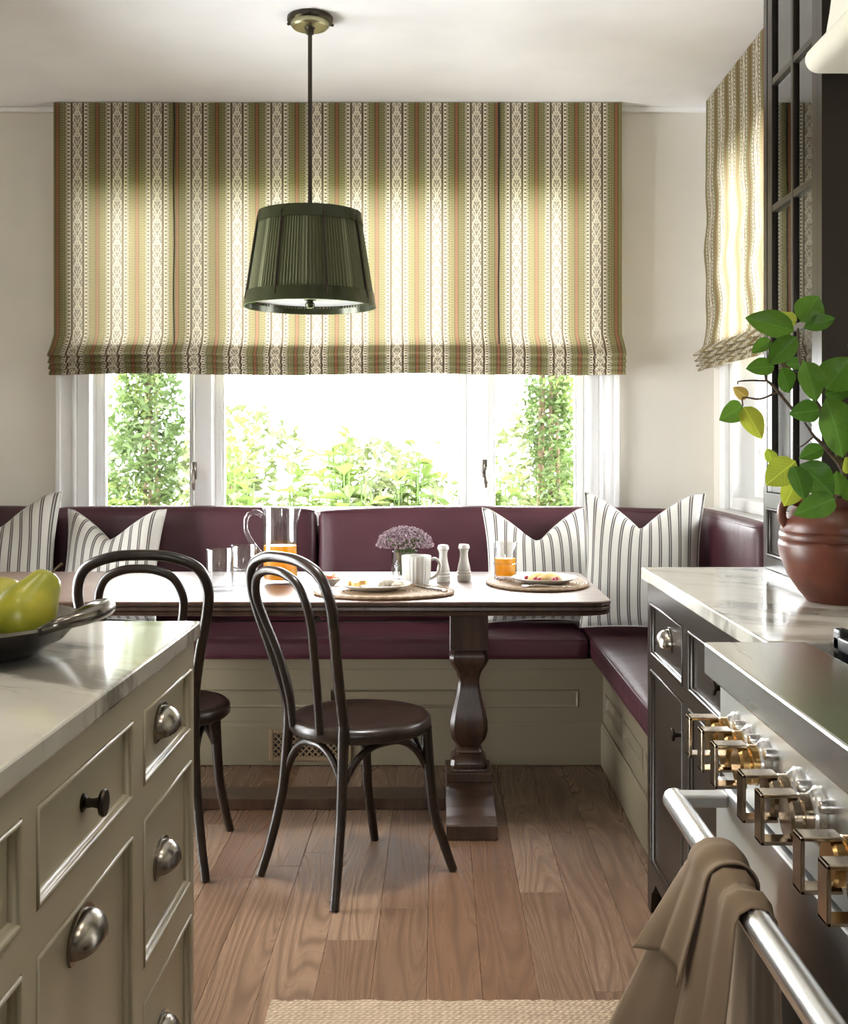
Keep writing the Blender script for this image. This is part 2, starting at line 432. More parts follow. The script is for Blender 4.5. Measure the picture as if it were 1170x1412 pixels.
# ================================================================== SETTING
XW, YW, ZC = 1.23, 5.07, 2.75             # right wall, back wall, ceiling
XL, YR = -2.15, -2.25                     # left wall, kitchen end behind
WX0, WX1, WZ0, WZ1 = -1.60, .72, .905, 2.47   # back window opening
RY0, RY1 = 3.72, 4.80; SZ = .985                      # right window opening
def wall_with_hole(name, label, axis, plane, th, A0, A1, a0, a1, b0, b1):
    mb = MB()
    def bx(p0, p1, z0, z1):
        if axis == 'Y': mb.box(p0, p1, plane, plane + th, z0, z1)
        else: mb.box(plane, plane + th, p0, p1, z0, z1)
    bx(A0, a0, 0, ZC); bx(a1, A1, 0, ZC)
    if b0 > 0: bx(a0, a1, 0, b0)
    bx(a0, a1, b1, ZC)
    return tag(mb.build(name, 'wall_paint'), label, 'wall', kind='structure')
wall_with_hole('wall_back', 'pale greige wall around the wide window', 'Y', YW, .20, XL - .2, XW + .2, WX0, WX1, WZ0, WZ1)
wall_with_hole('wall_right', 'pale greige side wall with window beside the corner bench', 'X', XW, .20, YR - .2, YW, RY0, RY1, SZ, WZ1)
wall_with_hole('wall_left', 'pale greige wall with glazed garden door opening', 'X', XL - .20, .20, YR - .2, YW, 2.9, 4.2, 0, 2.0)
wall_with_hole('wall_front', 'pale greige kitchen end wall with broad window opening', 'Y', YR - .2, .20, XL - .2, XW + .2, -1.0, -.2, 1.3, 2.0)
tag(MB().box(XL - .2, XW + .2, YR - .2, YW + .2, ZC, ZC + .15).build('ceiling', 'ceiling_paint'), 'smooth white ceiling above the breakfast nook', 'ceiling', kind='structure')
mb = MB()
for (x0, x1, y0, y1) in ((XL, XW, YW - .025, YW), (XW - .025, XW, 3.3, YW - .025), (XL, XL + .025, YR, YW - .025)):
    mb.box(x0, x1, y0, y1, ZC - .022, ZC, .004)
tag(mb.build('trim_1', 'ceiling_paint'), 'narrow white trim where walls meet the ceiling', 'trim', kind='structure')

# floor: a base slab and oak planks running away from the camera
fl = MB().box(XL - .2, XW + .2, YR - .2, YW + .2, -.12, -.018).build('floor', 'dark_recess')
tag(fl, 'oak plank floor with varied brown boards', 'floor', kind='structure')
pw = .128; x = XL - .05; i = 0
rp = random.Random(21)
while x < XW:
    y = YR - rp.uniform(0, 1.4)
    while y < YW - .3:
        ln = rp.uniform(.75, 1.75); y1 = min(y + ln, YW - .02)
        if y1 > YR:
            w, l = pw - .0007, y1 - y - .0007; dz = rp.uniform(-.0005, .0004)
            o = MB().box(-w/2, w/2, -l/2, l/2, -.018, 0, .0007, 1).build('plank', 'oak_plank', fl, loc=(x + pw/2, (y + y1)/2, dz))
        y = y1
    x += pw

# ---- windows
def win_frame(mb, f, a0, a1, b0, b1, w, d0, d1, bev=.004):
    f(mb, a0, a0 + w, b0, b1, d0, d1, bev); f(mb, a1 - w, a1, b0, b1, d0, d1, bev)
    f(mb, a0 + w, a1 - w, b0, b0 + w, d0, d1, bev); f(mb, a0 + w, a1 - w, b1 - w, b1, d0, d1, bev)
fY = lambda mb, a0, a1, b0, b1, d0, d1, bev=0: mb.box(a0, a1, d0, d1, b0, b1, bev)
fX = lambda mb, a0, a1, b0, b1, d0, d1, bev=0: mb.box(d0, d1, a0, a1, b0, b1, bev)
def handle(parent, x, z, y, sx=1):
    mb = MB(); mb.box(x - .011, x + .011, y - .006, y, z - .03, z + .05, .003)
    mb.tube(cr([(x, y - .006, z + .01), (x, y - .03, z + .008), (x + .002, y - .036, z - .02), (x + .004, y - .032, z - .075)], 5), [.007] * 5 + [.008] * 5 + [.0085] * 4 + [.006] * 2, 8)
    mb.build('window_handle', 'pull_metal', parent, smooth=True)
w1 = thing('window_1', 'wide three part white window behind the bench', 'window', (-.44, YW, WZ0), kind='structure')
mb = MB()                                        # casing on the wall face, jamb lining in the opening
for (a, b) in ((WX0 - .085, WX0), (WX1, WX1 + .085)):
    mb.box(a, b, YW - .022, YW, WZ0 - .02, WZ1 + .085, .004); 
    s0 = a if a < WX0 else b - .022
    mb.box(s0, s0 + .022, YW - .034, YW - .02, WZ0 - .02, WZ1 + .085, .004)
    s1 = b - .014 if a < WX0 else a
    mb.box(s1, s1 + .014, YW - .028, YW - .02, WZ0 - .02, WZ1 + .085, .003)
mb.box(WX0, WX1, YW - .022, YW, WZ1, WZ1 + .085, .004)
win_frame(mb, fY, WX0, WX1, WZ0, WZ1, .055, YW + .0, YW + .19, .004)
mb.build('casing', 'white_trim', w1)
GY = YW + .13
mulls = ((-1.085, -1.005), (.135, .225))
mb = MB()
for a, b in mulls: mb.box(a, b, YW + .02, YW + .18, WZ0 + .05, WZ1 - .05, .005)
mb.build('mullion', 'white_trim', w1)
for (a, b) in ((WX0 + .055, -1.085), (-1.005, .135), (.225, WX1 - .055)):
    mb = MB(); win_frame(mb, fY, a, b, WZ0 + .03, WZ1 - .05, .030, GY - .03, GY + .03, .006)
    win_frame(mb, fY, a + .028, b - .028, WZ0 + .055, WZ1 - .08, .012, GY - .018, GY + .018, .003)
    sash = mb.build('sash', 'white_trim', w1)
    MB().box(a + .035, b - .035, GY - .003, GY + .003, WZ0 + .06, WZ1 - .09).build('pane', 'window_glass', sash)
handle(w1, -1.082, 1.13, YW + .02); handle(w1, .214, 1.14, YW + .02)
tag(MB().box(XL, XW, 4.962, YW + .001, .865, WZ0, .003).build('trim_2', 'white_trim'), 'white window ledge running behind the leather back cushions', 'ledge', kind='structure')
w2 = thing('window_2', 'white side window above the corner bench', 'window', (XW, 4.26, SZ), kind='structure')
mb = MB()
for a, b in ((RY0 - .085, RY0), (RY1, RY1 + .085)):
    mb.box(XW - .022, XW, a, b, SZ - .02, WZ1 + .085, .004)
mb.box(XW - .022, XW, RY0, RY1, WZ1, WZ1 + .085, .004)
win_frame(mb, fX, RY0, RY1, SZ, WZ1, .05, XW, XW + .19, .004)
mb.build('casing', 'white_trim', w2)
for a, b in ((RY0 + .05, 4.24), (4.28, RY1 - .05)):
    mb = MB(); win_frame(mb, fX, a, b, SZ + .05, WZ1 - .05, .05, XW + .09, XW + .15, .005)
    mb.box(XW + .10, XW + .14, a + .04, b - .04, 1.21, 1.235, .003)
    sash = mb.build('sash', 'white_trim', w2)
    MB().box(XW + .117, XW + .123, a + .04, b - .04, SZ + .09, WZ1 - .09).build('pane', 'window_glass', sash)
MB().box(XW + .08, XW + .17, 4.235, 4.285, SZ + .05, WZ1 - .05, .004).build('mullion', 'white_trim', w2)
tag(MB().box(1.15, XW + .001, 3.16, 4.962, .945, SZ, .003).build('trim_3', 'white_trim'), 'white ledge under the side window behind leather cushion', 'ledge', kind='structure')
d1 = thing('door_1', 'white glazed garden door in the left wall', 'door', (XL, 3.55, 0), kind='structure')
for a, b in ((2.9, 3.545), (3.555, 4.2)):
    mb = MB(); win_frame(mb, fX, a, b, 0.003, 2.0, .07, XL - .12, XL - .07, .004)
    lf = mb.build('door_leaf', 'white_trim', d1); MB().box(XL - .098, XL - .092, a + .06, b - .06, .06, 1.94).build('pane', 'window_glass', lf)
w3 = thing('window_3', 'broad white kitchen window at the far kitchen end', 'window', (-.6, YR, 1.3), kind='structure')
for k in range(2):
    a = -1.0 + k * .4
    mb = MB(); win_frame(mb, fY, a, a + .4, 1.3, 2.0, .05, YR - .13, YR - .07, .004)
    lf = mb.build('sash', 'white_trim', w3); MB().box(a + .04, a + .36, YR - .103, YR - .097, 1.34, 1.96).build('pane', 'window_glass', lf)

# ================================================================== ROMAN SHADES
def roman_shade(name, label, A0, A1, front, back, ztop, zfold, zbot, mapf, seams, wav=0, group=None):
    """mapf(a, d, z): a along the wall, d distance out of the wall (0 = wall)"""
    root = thing(name, label, 'roman shade', mapf((A0 + A1) / 2, 0, zbot), group=group)
    def sheet(pname, grid, uvs, parent=root):
        mb = MB(); uvl = mb.bm.loops.layers.uv.new('UVMap'); V = [[mb.bm.verts.new(p) for p in row] for row in grid]
        for i in range(len(V) - 1):
            for j in range(len(V[0]) - 1):
                f = mb.face((V[i][j], V[i][j + 1], V[i + 1][j + 1], V[i + 1][j]))
                if f:
                    f.smooth = True
                    for lp, (r, c) in zip(f.loops, ((i, j), (i, j + 1), (i + 1, j + 1), (i + 1, j))): lp[uvl].uv = uvs[r][c]
        me = bpy.data.meshes.new(pname); mb.bm.to_mesh(me); mb.bm.free(); me.materials.append(MAT['shade_print'])
        o = bpy.data.objects.new(pname, me); C.objects.link(o); o.parent = parent; o.location = -Vector(root.location)
        return o
    rr = random.Random(len(label)); ph = [rr.uniform(0, 6) for _ in range(6)]
    n = max(60, int((A1 - A0) / .012)); ncol = n + 1
    # profile from the top down: straight drop, then folds that hang in front of each other
    prof = []; K = 26
    for k in range(K + 1): prof.append((ztop + (zfold - ztop) * k / K, 0.0, 0))
    z = zfold; L = 3
    hgt = (zfold - zbot)
    folds = [(zfold - hgt * .10, .010), (zfold - hgt * .30, .030), (zfold - hgt * .37, .036), (zfold - hgt * .41, .030), (zfold - hgt * .36, .014),
             (zfold - hgt * .50, .022), (zfold - hgt * .60, .032), (zfold - hgt * .635, .026), (zfold - hgt * .59, .010),
             (zfold - hgt * .70, .018), (zfold - hgt * .79, .028), (zfold - hgt * .82, .022), (zfold - hgt * .78, .006),
             (zfold - hgt * .88, .016), (zfold - hgt * .985, .022), (zbot, .014), (zbot + .012, .004)]
    for q in folds: prof.append((q[0], q[1] * 1.5, 1))
    grid, uvs = [], []; s = 0; prev = None
    for (z, out, fold) in prof:
        if prev: s += math.hypot(z - prev[0], out - prev[1])
        prev = (z, out); row, ur = [], []
        t = (ztop - z) / (ztop - zfold)
        for j in range(ncol):
            a = A0 + (A1 - A0) * j / n
            d = front + out + .004 * math.sin(a * 7 + ph[0]) * min(t, 1.0) + .0022 * math.sin(a * 19 + t * 3 + ph[1]) * min(t, 1)
            if wav: d += wav * (.6 * math.sin(t * 17 + a * 3 + ph[2]) + .5 * math.sin(t * 29 - a * 9 + ph[3])) * min(1, t * 1.4) * (0 if fold else 1)
            flare = .012 * (1 if fold else max(0, t - .96) / .04) * (2 * (a - A0) / (A1 - A0) - 1)
            for sm in seams: d += -.0035 * math.exp(-((a - sm) / .008) ** 2) * (0 if fold else 1)
            zz = z + (fold * .004 * math.sin(a * 5.3 + ph[4]) * (1 if out else 0))
            row.append(mapf(a + flare, d, zz)); ur.append((a + .087 * 1.02, -s))
        grid.append(row); uvs.append(ur)
    sheet('shade_cloth', grid, uvs)
    p0 = mapf(A0 + .012, .024, zbot + .014); p1 = mapf(A1 - .012, front - .012, zfold - .004)
    MB().box(p0[0], p1[0], p0[1], p1[1], p0[2], p1[2], .004).build('folded_lining', 'lining', root)
    for a in (A0, A1):                                  # side returns at the head
        g = [[mapf(a, d, z) for d in (0.004, front * .5, front)] for z in (ztop, ztop - .11)]
        sheet('return_flap', g, [[(d, -zz) for d in (0, front * .5, front)] for zz in (0, .11)])
    for a in seams:                                     # stitched seam tapes
        mb = MB(); pts = [mapf(a + .0015 * math.sin(k), front + .0015 + .004 * math.sin(a * 7 + ph[0]) * k / 14, ztop + (zfold - ztop) * k / 14) for k in range(15)]
        mb.tube(pts, .0032, 6); mb.build('seam', 'dark_recess', root)
    mb = MB(); p0 = mapf(A0 + .01, front * .2, ztop - .045); p1 = mapf(A1 - .01, front * .8, ztop - .003)
    mb.box(p0[0], p1[0], p0[1], p1[1], p0[2], p1[2]).build('head_rail', 'white_trim', root)
    return root
roman_shade('roman_shade', 'wide green and cream patterned roman shade over the three part window', -1.672, .806, .095, 0, ZC - .004, 1.695, 1.560,
            lambda a, d, z: Vector((a, YW - d, z)), (-1.146, .269))
roman_shade('roman_shade', 'narrower patterned roman shade with rippled edge over the side window', 3.40, 4.955, .062, 0, ZC - .004, 1.685, 1.575,
            lambda a, d, z: Vector((XW - d, a, z)), (), wav=.008)

# ================================================================== BANQUETTE
bn = thing('banquette_base', 'greige panelled L shaped bench base built into the corner', 'bench', (0, 4.75, 0))
BY, BX = 4.47, .65
mb = MB(); mb.box(XL + .004, XW - .004, BY + .012, YW - .004, .002, .418); mb.box(BX + .012, XW - .004, 3.135, BY + .02, .002, .418)
mb.build('carcass', 'bench_paint', bn)
def bench_face(o, u, v, n, A0, A1, ops):
    mb = MB(); face_frame(mb, o, u, v, n, A0, A1, .163, .418, ops); 
    mb.build('face_frame', 'bench_paint', bn)
    for op in ops: panel_front('panel', bn, 'bench_paint', o, u, v, n, *op, depth=.008, bead=.010)
    mb = MB(); O = Vector(o); U, V, N = Vector(u), Vector(v), Vector(n)
    def ring(d, z0, z1): return [O + U * a + N * d + V * b for a, b in ((A0, z0), (A1, z0), (A1, z1), (A0, z1))]
    mb.rings([ring(-.011, .002, .163), ring(.006, .002, .163), ring(.010, .004, .155)]); mb.build('base_board', 'bench_paint', bn)
    mb = MB(); mb.rings([ring(-.002, .163, .172), ring(.006, .163, .172)]); mb.rings([ring(-.002, .372, .378), ring(.004, .372, .378)])
    mb.build('cap_moulding', 'bench_paint', bn)
bench_face((0, BY, 0), (1, 0, 0), (0, 0, 1), (0, -1, 0), XL + .004, BX + .012, [(-2.1, -1.5, .226, .296), (-1.42, -.46, .226, .296), (-.42, .555, .226, .296)])
bench_face((BX, 0, 0), (0, 1, 0), (0, 0, 1), (-1, 0, 0), 3.135, BY + .006, [(3.2, 3.55, .226, .296), (3.60, 3.97, .226, .296), (4.02, 4.40, .226, .296)])
vg = thing('vent_grille', 'brown lattice floor vent set low in the bench front', 'vent', (-.49, BY - .012, .02))
mb = MB(); vx0, vx1, vz0, vz1, vy = -.655, -.335, .022, .145, BY - .0105
win_frame(mb, fY, vx0, vx1, vz0, vz1, .016, vy - .008, vy, .002); mb.build('frame', 'vent_wood', vg)
MB().box(vx0 + .01, vx1 - .01, vy - .003, vy, vz0 + .01, vz1 - .01).build('backing', 'dark_recess', vg)
for sgn in (-1, 1):
    for k in range(-4, 15):
        x0 = vx0 + .016 + k * .024; a = Vector((x0, vy - .005, vz0 + .016)); b = Vector((x0 + .091, vy - .005, vz1 - .016))
        if sgn < 0: a.z, b.z = b.z, a.z
        t0 = max(0, (vx0 + .016 - a.x) / .091); t1 = min(1, (vx1 - .016 - a.x) / .091)
        if t1 - t0 < .1: continue
        MB().tube([a.lerp(b, t0), a.lerp(b, t1)], .0032, 4).build('slat', 'vent_wood', vg)

def cushion(name, label, x0, x1, y0, y1, z0, z1, r=.03, puff=.012, group=None, lean=None, cat='cushion', wr=0, seed=0):
    """upholstered block: rounded box with soft crown and piped edges"""
    cx, cy, cz = (x0 + x1) / 2, (y0 + y1) / 2, z0
    root = thing(name, label, cat, (cx, cy, cz), group=group)
    bm = bmesh.new(); rr = random.Random(seed)
    dx, dy, dz = (x1 - x0) / 2, (y1 - y0) / 2, (z1 - z0) / 2
    bmesh.ops.create_cube(bm, size=2.0)
    bmesh.ops.subdivide_edges(bm, edges=bm.edges, cuts=15, use_grid_fill=True)
    D = (dx, dy, dz); ph = [rr.uniform(0, 6) for _ in range(6)]
    for v in bm.verts:
        q = []
        for k in range(3):                       # spacing denser near the rim
            c = v.co[k]; q.append(math.copysign(1 - (1 - abs(c)) ** 1.6, c) * D[k])
        inner = Vector([max(-D[k] + r, min(D[k] - r, q[k])) for k in range(3)]); d = Vector(q) - inner
        p = inner + (d.normalized() * r if d.length > 1e-6 else d)
        # crown
        f = [1 - (p[k] / D[k]) ** 2 for k in range(3)]
        for k in range(3):
            o1, o2 = [j for j in range(3) if j != k]
            if abs(abs(q[k]) - D[k]) < 1e-5 and not (k == 2 and q[k] < 0) and not (k == 0): p[k] += math.copysign(puff * (max(0, f[o1]) * max(0, f[o2])) ** .5, q[k])
        if wr:
            w = wr * (math.sin(p.x * 9 + p.z * 14 + ph[0]) * .5 + math.sin(p.x * 23 - p.z * 19 + ph[1]) * .3 + math.sin(p.x * 5 + ph[2]))
            if p.y < 0: p.y -= w * max(0, f[2]) 
            p.z += .4 * w * (1 if p.z > 0 else 0)
        v.co = p
    if lean:
        for v in bm.verts:
            v.co.x += lean[0] * (v.co.z / dz); v.co.y += lean[1] * (v.co.z / dz)
    for v in bm.verts: v.co.z += dz
    mb = MB(); mb.bm.free(); mb.bm = bm; mb.build('upholstery', 'aubergine_leather', root, smooth=True, auto=80, loc=L0)
    # piping round the top and bottom rims
    for zz in (-1, 1):
        pts = []
        e = r * .29
        for (a, b) in ((-1, -1), (1, -1), (1, 1), (-1, 1)):
            px, py = a * (dx - r), b * (dy - r); base = math.atan2(b, a)
            for k in (-1, -.5, 0, .5, 1):
                an = base + k * PI / 4; pts.append((px + (r - e) * math.cos(an), py + (r - e) * math.sin(an)))
        P = []
        for i in range(len(pts)):
            p, q = Vector(pts[i]), Vector(pts[(i + 1) % len(pts)]); m_ = 12 if (q - p).length > .1 else 1
            for k in range(m_):
                s_ = p.lerp(q, k / m_); z_ = dz + zz * (dz - e)
                lx = (lean[0] * zz, lean[1] * zz) if lean else (0, 0)
                P.append((s_.x + lx[0], s_.y + lx[1], z_))
        MB().tube(P, .0045, 6, closed=True).build('piping', 'aubergine_leather', root, smooth=True, loc=L0)
    return root
g = 'aubergine leather bench cushions'
cushion('seat_cushion', 'long aubergine leather seat cushion along the window bench', XL + .02, .590, 4.430, 4.842, .4195, .502, .022, .010, g, seed=1)
cushion('seat_cushion', 'short aubergine leather seat cushion on the side bench by the dark cabinets', .596, 1.045, 3.14, 4.842, .4195, .502, .022, .012, g, seed=2)
cushion('back_cushion', 'aubergine leather back cushion behind the jug and drinking glasses', -1.662, -.515, 4.86, 4.955, .50, .982, .035, .012, g, (0, .0), wr=.0025, seed=3)
cushion('back_cushion', 'creased aubergine leather back cushion behind the flowers and shakers', -.508, 1.040, 4.86, 4.955, .50, .978, .035, .014, g, (0, .0), wr=.0055, seed=4)
cushion('back_cushion', 'aubergine leather back cushion with two striped pillows against its end', XL + .02, -1.668, 4.86, 4.955, .50, .982, .035, .012, g, (0, .0), wr=.002, seed=5)
cushion('back_cushion', 'aubergine leather back cushion under the side window', 1.062, 1.145, 3.82, 4.955, .50, .984, .03, .010, g, (0, 0), wr=.001, seed=6)

# ================================================================== PILLOWS
def pillow(label, loc, rz, tilt, w, h, t, notch, roll=0, seed=0, uvo=0):
    root = thing('striped_pillow', label, 'pillow', loc, rz, group='striped pillows on the bench')
    rr = random.Random(seed); mb = MB(); uvl = mb.bm.loops.layers.uv.new('UVMap'); n = 28
    def pos(u, v, side):
        cu = 1 - .10 * (1 - v * v) * abs(u) ** 2; cv = 1 - .06 * (1 - u * u) * abs(v) ** 2
        x = w / 2 * u * cu; z = h / 2 * v * cv
        z -= notch * max(0, v) ** 2 * max(0, 1 - abs(u + .05) * 1.12) ** 1.1       # chopped top
        th = t * ((1 - u ** 4) * (1 - abs(v) ** 3.2)) ** .62
        th *= 1 - .62 * max(0, v) ** 1.3 * math.exp(-(u / .42) ** 2)                # hollow under the chop
        th += .006 * math.sin(3 * u + 4 * v + seed) * (1 - u * u) * (1 - v * v)
        x += -.09 * w * u * max(0, v) ** 2 * (1 - abs(u)) * 2
        return Vector((x, side * th, z + h / 2))
    for side in (-1, 1):
        V = [[mb.bm.verts.new(pos(2 * j / n - 1, 2 * i / n - 1, side)) for j in range(n + 1)] for i in range(n + 1)]
        for i in range(n):
            for j in range(n):
                f = mb.face((V[i][j], V[i][j + 1], V[i + 1][j + 1], V[i + 1][j]))
                if f:
                    f.smooth = True
                    for lp, (a, b) in zip(f.loops, ((i, j), (i, j + 1), (i + 1, j + 1), (i + 1, j))): lp[uvl].uv = ((2 * b / n - 1) * w / 2 + uvo, a / n * h)
    o = mb.build('cover', 'ticking', root, smooth=True, auto=100, loc=L0)
    o.rotation_euler = (tilt, roll, 0)
    P = [pos(u, -1, 0) for u in [k / 10 - 1 for k in range(20)]] + [pos(1, v, 0) for v in [k / 10 - 1 for k in range(20)]] + \
        [pos(-u, 1, 0) for u in [k / 10 - 1 for k in range(20)]] + [pos(-1, -v, 0) for v in [k / 10 - 1 for k in range(20)]]
    e = MB().tube(P, .003, 6, closed=True).build('seam', 'ceramic', root, smooth=True, loc=L0); e.rotation_euler = (tilt, roll, 0)
    return root
pillow('smaller striped pillow leaning at the left bench behind the tucked in chair', (-1.36, 4.68, .530), -.12, -.26, .43, .47, .075, .13, seed=1)
pillow('striped pillow with tall peak beside the smaller striped pillow on the left bench', (-1.80, 4.66, .530), .10, -.22, .47, .54, .085, .15, seed=2)
pillow('striped pillow slumped behind the juice glass with its lower corner poking out', (.425, 4.66, .530), .05, -.28, .46, .48, .085, .15, seed=3, uvo=.012)
pillow('large striped pillow upright in the bench corner beside the marble counter', (.795, 4.46, .530), -.30, -.20, .48, .545, .085, .14, seed=4, uvo=.02)

# ================================================================== TABLE
TZ = .764; TX0, TX1, TY0, TY1 = -1.75, .552, 3.56, 4.42
tb = thing('trestle_table', 'long dark walnut trestle table with turned pedestal and moulded edge', 'table', (-.6, 3.99, 0))
def rrect(x0, x1, y0, y1, r, n=6):
    out = []
    for (cx, cy, a0) in ((x1 - r, y1 - r, 0), (x0 + r, y1 - r, PI / 2), (x0 + r, y0 + r, PI), (x1 - r, y0 + r, 1.5 * PI)):
        for k in range(n + 1):
            a = a0 + k / n * PI / 2; out.append((cx + r * math.cos(a), cy + r * math.sin(a)))
    return out
def slab(prof, name, mat):
    mb = MB(); mb.rings([[(x, y, z) for x, y in rrect(TX0 + ins, TX1 - ins, TY0 + ins, TY1 - ins, .07)] for ins, z in prof]); mb.build(name, mat, tb)
slab([(.0045, TZ), (.001, TZ - .0025), (.001, TZ - .004), (.03, TZ - .0045)], 'tabletop', 'walnut_top')
slab([(.0, TZ - .0045), (0, TZ - .012), (.007, TZ - .014), (.007, TZ - .016), (.002, TZ - .018), (.001, TZ - .027), (.009, TZ - .029), (.009, TZ - .031), (.004, TZ - .033), (.006, TZ - .043), (.02, TZ - .047)], 'edge_moulding', 'walnut')
MB().box(TX0 + .25, TX1 - .25, 3.86, 4.12, TZ - .075, TZ - .044, .004).build('cleat', 'walnut', tb)
def sq(hw, z, ch=.22):
    c = hw * (1 - ch); e = hw
    return [(e, -c, z), (e, c, z), (c, e, z), (-c, e, z), (-e, c, z), (-e, -c, z), (-c, -e, z), (c, -e, z)]
for px in (.110, -1.31):
    cy = 3.99
    sh = lambda ring: [(x + px, y + cy, z) for x, y, z in ring]
    mb = MB(); prof = [(.066, .700, .03), (.066, .548, .03), (.058, .543, .2), (.066, .530, .2), (.067, .512, .2), (.060, .495, .2), (.044, .470, .22), (.037, .445, .22), (.036, .43, .22),
                       (.039, .405, .22), (.046, .375, .22), (.057, .335, .22), (.064, .300, .22), (.065, .270, .22), (.058, .240, .22), (.043, .218, .22), (.036, .208, .22), (.044, .200, .2), (.048, .192, .2), (.044, .184, .2),
                       (.060, .168, .18), (.064, .150, .18), (.060, .136, .18), (.064, .13, .12)]
    mb.rings([sh(sq(*p)) for p in prof]); mb.build('baluster', 'walnut', tb, smooth=True, auto=35)
    MB().box(px - .079, px + .079, cy - .085, cy + .085, .098, .132, .004).build('plinth', 'walnut', tb)
    mb = MB(); prof = []
    top = [(-.375, .045), (-.372, .050), (-.35, .052), (-.30, .055), (-.24, .064), (-.18, .080), (-.14, .092), (-.10, .099), (.10, .099), (.14, .092), (.18, .080), (.24, .064), (.30, .055), (.35, .052), (.372, .05), (.375, .045), (.375, .002), (-.375, .002)]
    mb.prism([(cy + a, b) for a, b in top], 'X', px - .080, px + .080); mb.build('foot', 'walnut', tb)
MB().box(-1.23, .030, 3.92, 4.06, .002, .040, .003).build('stretcher', 'walnut', tb)

# ================================================================== BENTWOOD CHAIRS
def make_chair(label, loc, rz):
    root = thing('bentwood_chair', label, 'chair', loc, rz, group='bentwood chairs at the table')
    sz = .462; B = 'bentwood'
    mb = MB(); mb.lathe([(.0, sz - .006), (.10, sz - .005), (.165, sz - .001), (.18, sz + .004), (.198, sz + .003), (.207, sz - .006), (.208, sz - .030), (.200, sz - .038), (.0, sz - .036)], n=48)
    mb.build('seat', B, root, smooth=True, auto=50, loc=L0)
    hoop = [(-.128, -.158, .43), (-.131, -.172, .52), (-.150, -.203, .64), (-.176, -.235, .76), (-.184, -.256, .84), (-.158, -.272, .904), (-.086, -.282, .936), (0, -.285, .943)]
    hoop = hoop + [(-x, y, z) for x, y, z in reversed(hoop[:-1])]
    MB().tube(cr(hoop, 6), .0155, 12).build('back_hoop', B, root, smooth=True, loc=L0)
    inn = [(-.062, -.196, .450), (-.068, -.208, .55), (-.086, -.232, .66), (-.112, -.262, .76), (-.118, -.284, .825), (-.095, -.298, .878), (-.048, -.306, .902), (0, -.307, .907)]
    inn = inn + [(-x, y, z) for x, y, z in reversed(inn[:-1])]
    MB().tube(cr(inn, 6), .0125, 12).build('inner_hoop', B, root, smooth=True, loc=L0)
    corners = []
    for sx in (-1, 1):
        p = cr([(sx * .129, -.164, .48), (sx * .130, -.168, .40), (sx * .138, -.180, .25), (sx * .157, -.208, .10), (sx * .174, -.232, .003)], 5)
        MB().tube(p, [.0165 - .004 * k / (len(p) - 1) for k in range(len(p))], 12).build('leg', B, root, smooth=True, loc=L0)
        p = cr([(sx * .142, .130, .435), (sx * .145, .138, .33), (sx * .152, .152, .19), (sx * .166, .182, .08), (sx * .180, .205, .003)], 5)
        MB().tube(p, [.0175 - .0045 * k / (len(p) - 1) for k in range(len(p))], 12).build('leg', B, root, smooth=True, loc=L0)
    # arched bentwood braces between neighbouring legs
    def legpt(c, z):
        sx, fr = c
        a, b = ((.142, .130), (.166, .182)) if fr else ((.130, -.168), (.160, -.212))
        t = (.43 - z) / .35; return Vector((sx * (a[0] + (b[0] - a[0]) * t), a[1] + (b[1] - a[1]) * t, z))
    cs = [(-1, 1), (1, 1), (1, 0), (-1, 0)]
    for i in range(4):
        a, b = cs[i], cs[(i + 1) % 4]
        A0, A1, B0, B1 = legpt(a, .20), legpt(a, .30), legpt(b, .30), legpt(b, .20); c = Vector((0, 0, 0))
        pull = lambda p, k: Vector((p.x * k, p.y * k, p.z))
        mid = (A1 + B1) / 2; 
        pts = [pull(A0, .97), pull(A1, .93) , pull(A1.lerp(B0, .14) + Vector((0, 0, .070)), .92), pull(A1.lerp(B0, .32) + Vector((0, 0, .103)), .93), pull(A1.lerp(B0, .5) + Vector((0, 0, .110)), .94),
               pull(A1.lerp(B0, .68) + Vector((0, 0, .103)), .93), pull(A1.lerp(B0, .86) + Vector((0, 0, .070)), .92), pull(B0, .93), pull(B1, .97)]
        MB().tube(cr(pts, 4), .0105, 10).build('brace', B, root, smooth=True, loc=L0)
    return root
make_chair('dark bentwood chair turned sideways with open seat in view', (-.225, 3.350, 0), -math.radians(47))
make_chair('dark bentwood chair tucked in squarely behind the cream island', (-.845, 3.50, 0), math.radians(2))

# ================================================================== PENDANT LAMP
lx, ly = -.444, 3.99
pl = thing('pendant_lamp', 'pleated olive green drum pendant lamp hanging on a dark rod', 'lamp', (lx, ly, ZC))
mb = MB(); mb.lathe([(0, ZC), (.074, ZC), (.078, ZC - .006), (.078, ZC - .016), (.066, ZC - .020), (.066, ZC - .034), (.060, ZC - .040), (0, ZC - .040)], (lx, ly, 0), 40); mb.build('canopy', 'lamp_brass', pl, smooth=True, auto=30)
mb = MB(); mb.lathe([(.0665, ZC - .0205), (.0795, ZC - .017), (.0795, ZC - .004), (.0665, ZC - .001)], (lx, ly, 0), 40); mb.build('canopy_ring', 'dark_bronze', pl, smooth=True, auto=30)
for k in range(3):
    a = k * 2 * PI / 3 + .6
    MB().tube([(lx + .078 * math.cos(a), ly + .078 * math.sin(a), ZC - .012), (lx + .092 * math.cos(a), ly + .092 * math.sin(a), ZC - .012)], .005, 8).build('thumb_screw', 'dark_bronze', pl, smooth=True)
MB().tube([(lx, ly, ZC - .04), (lx, ly, 1.80)], .0075, 12).build('rod', 'dark_bronze', pl, smooth=True)
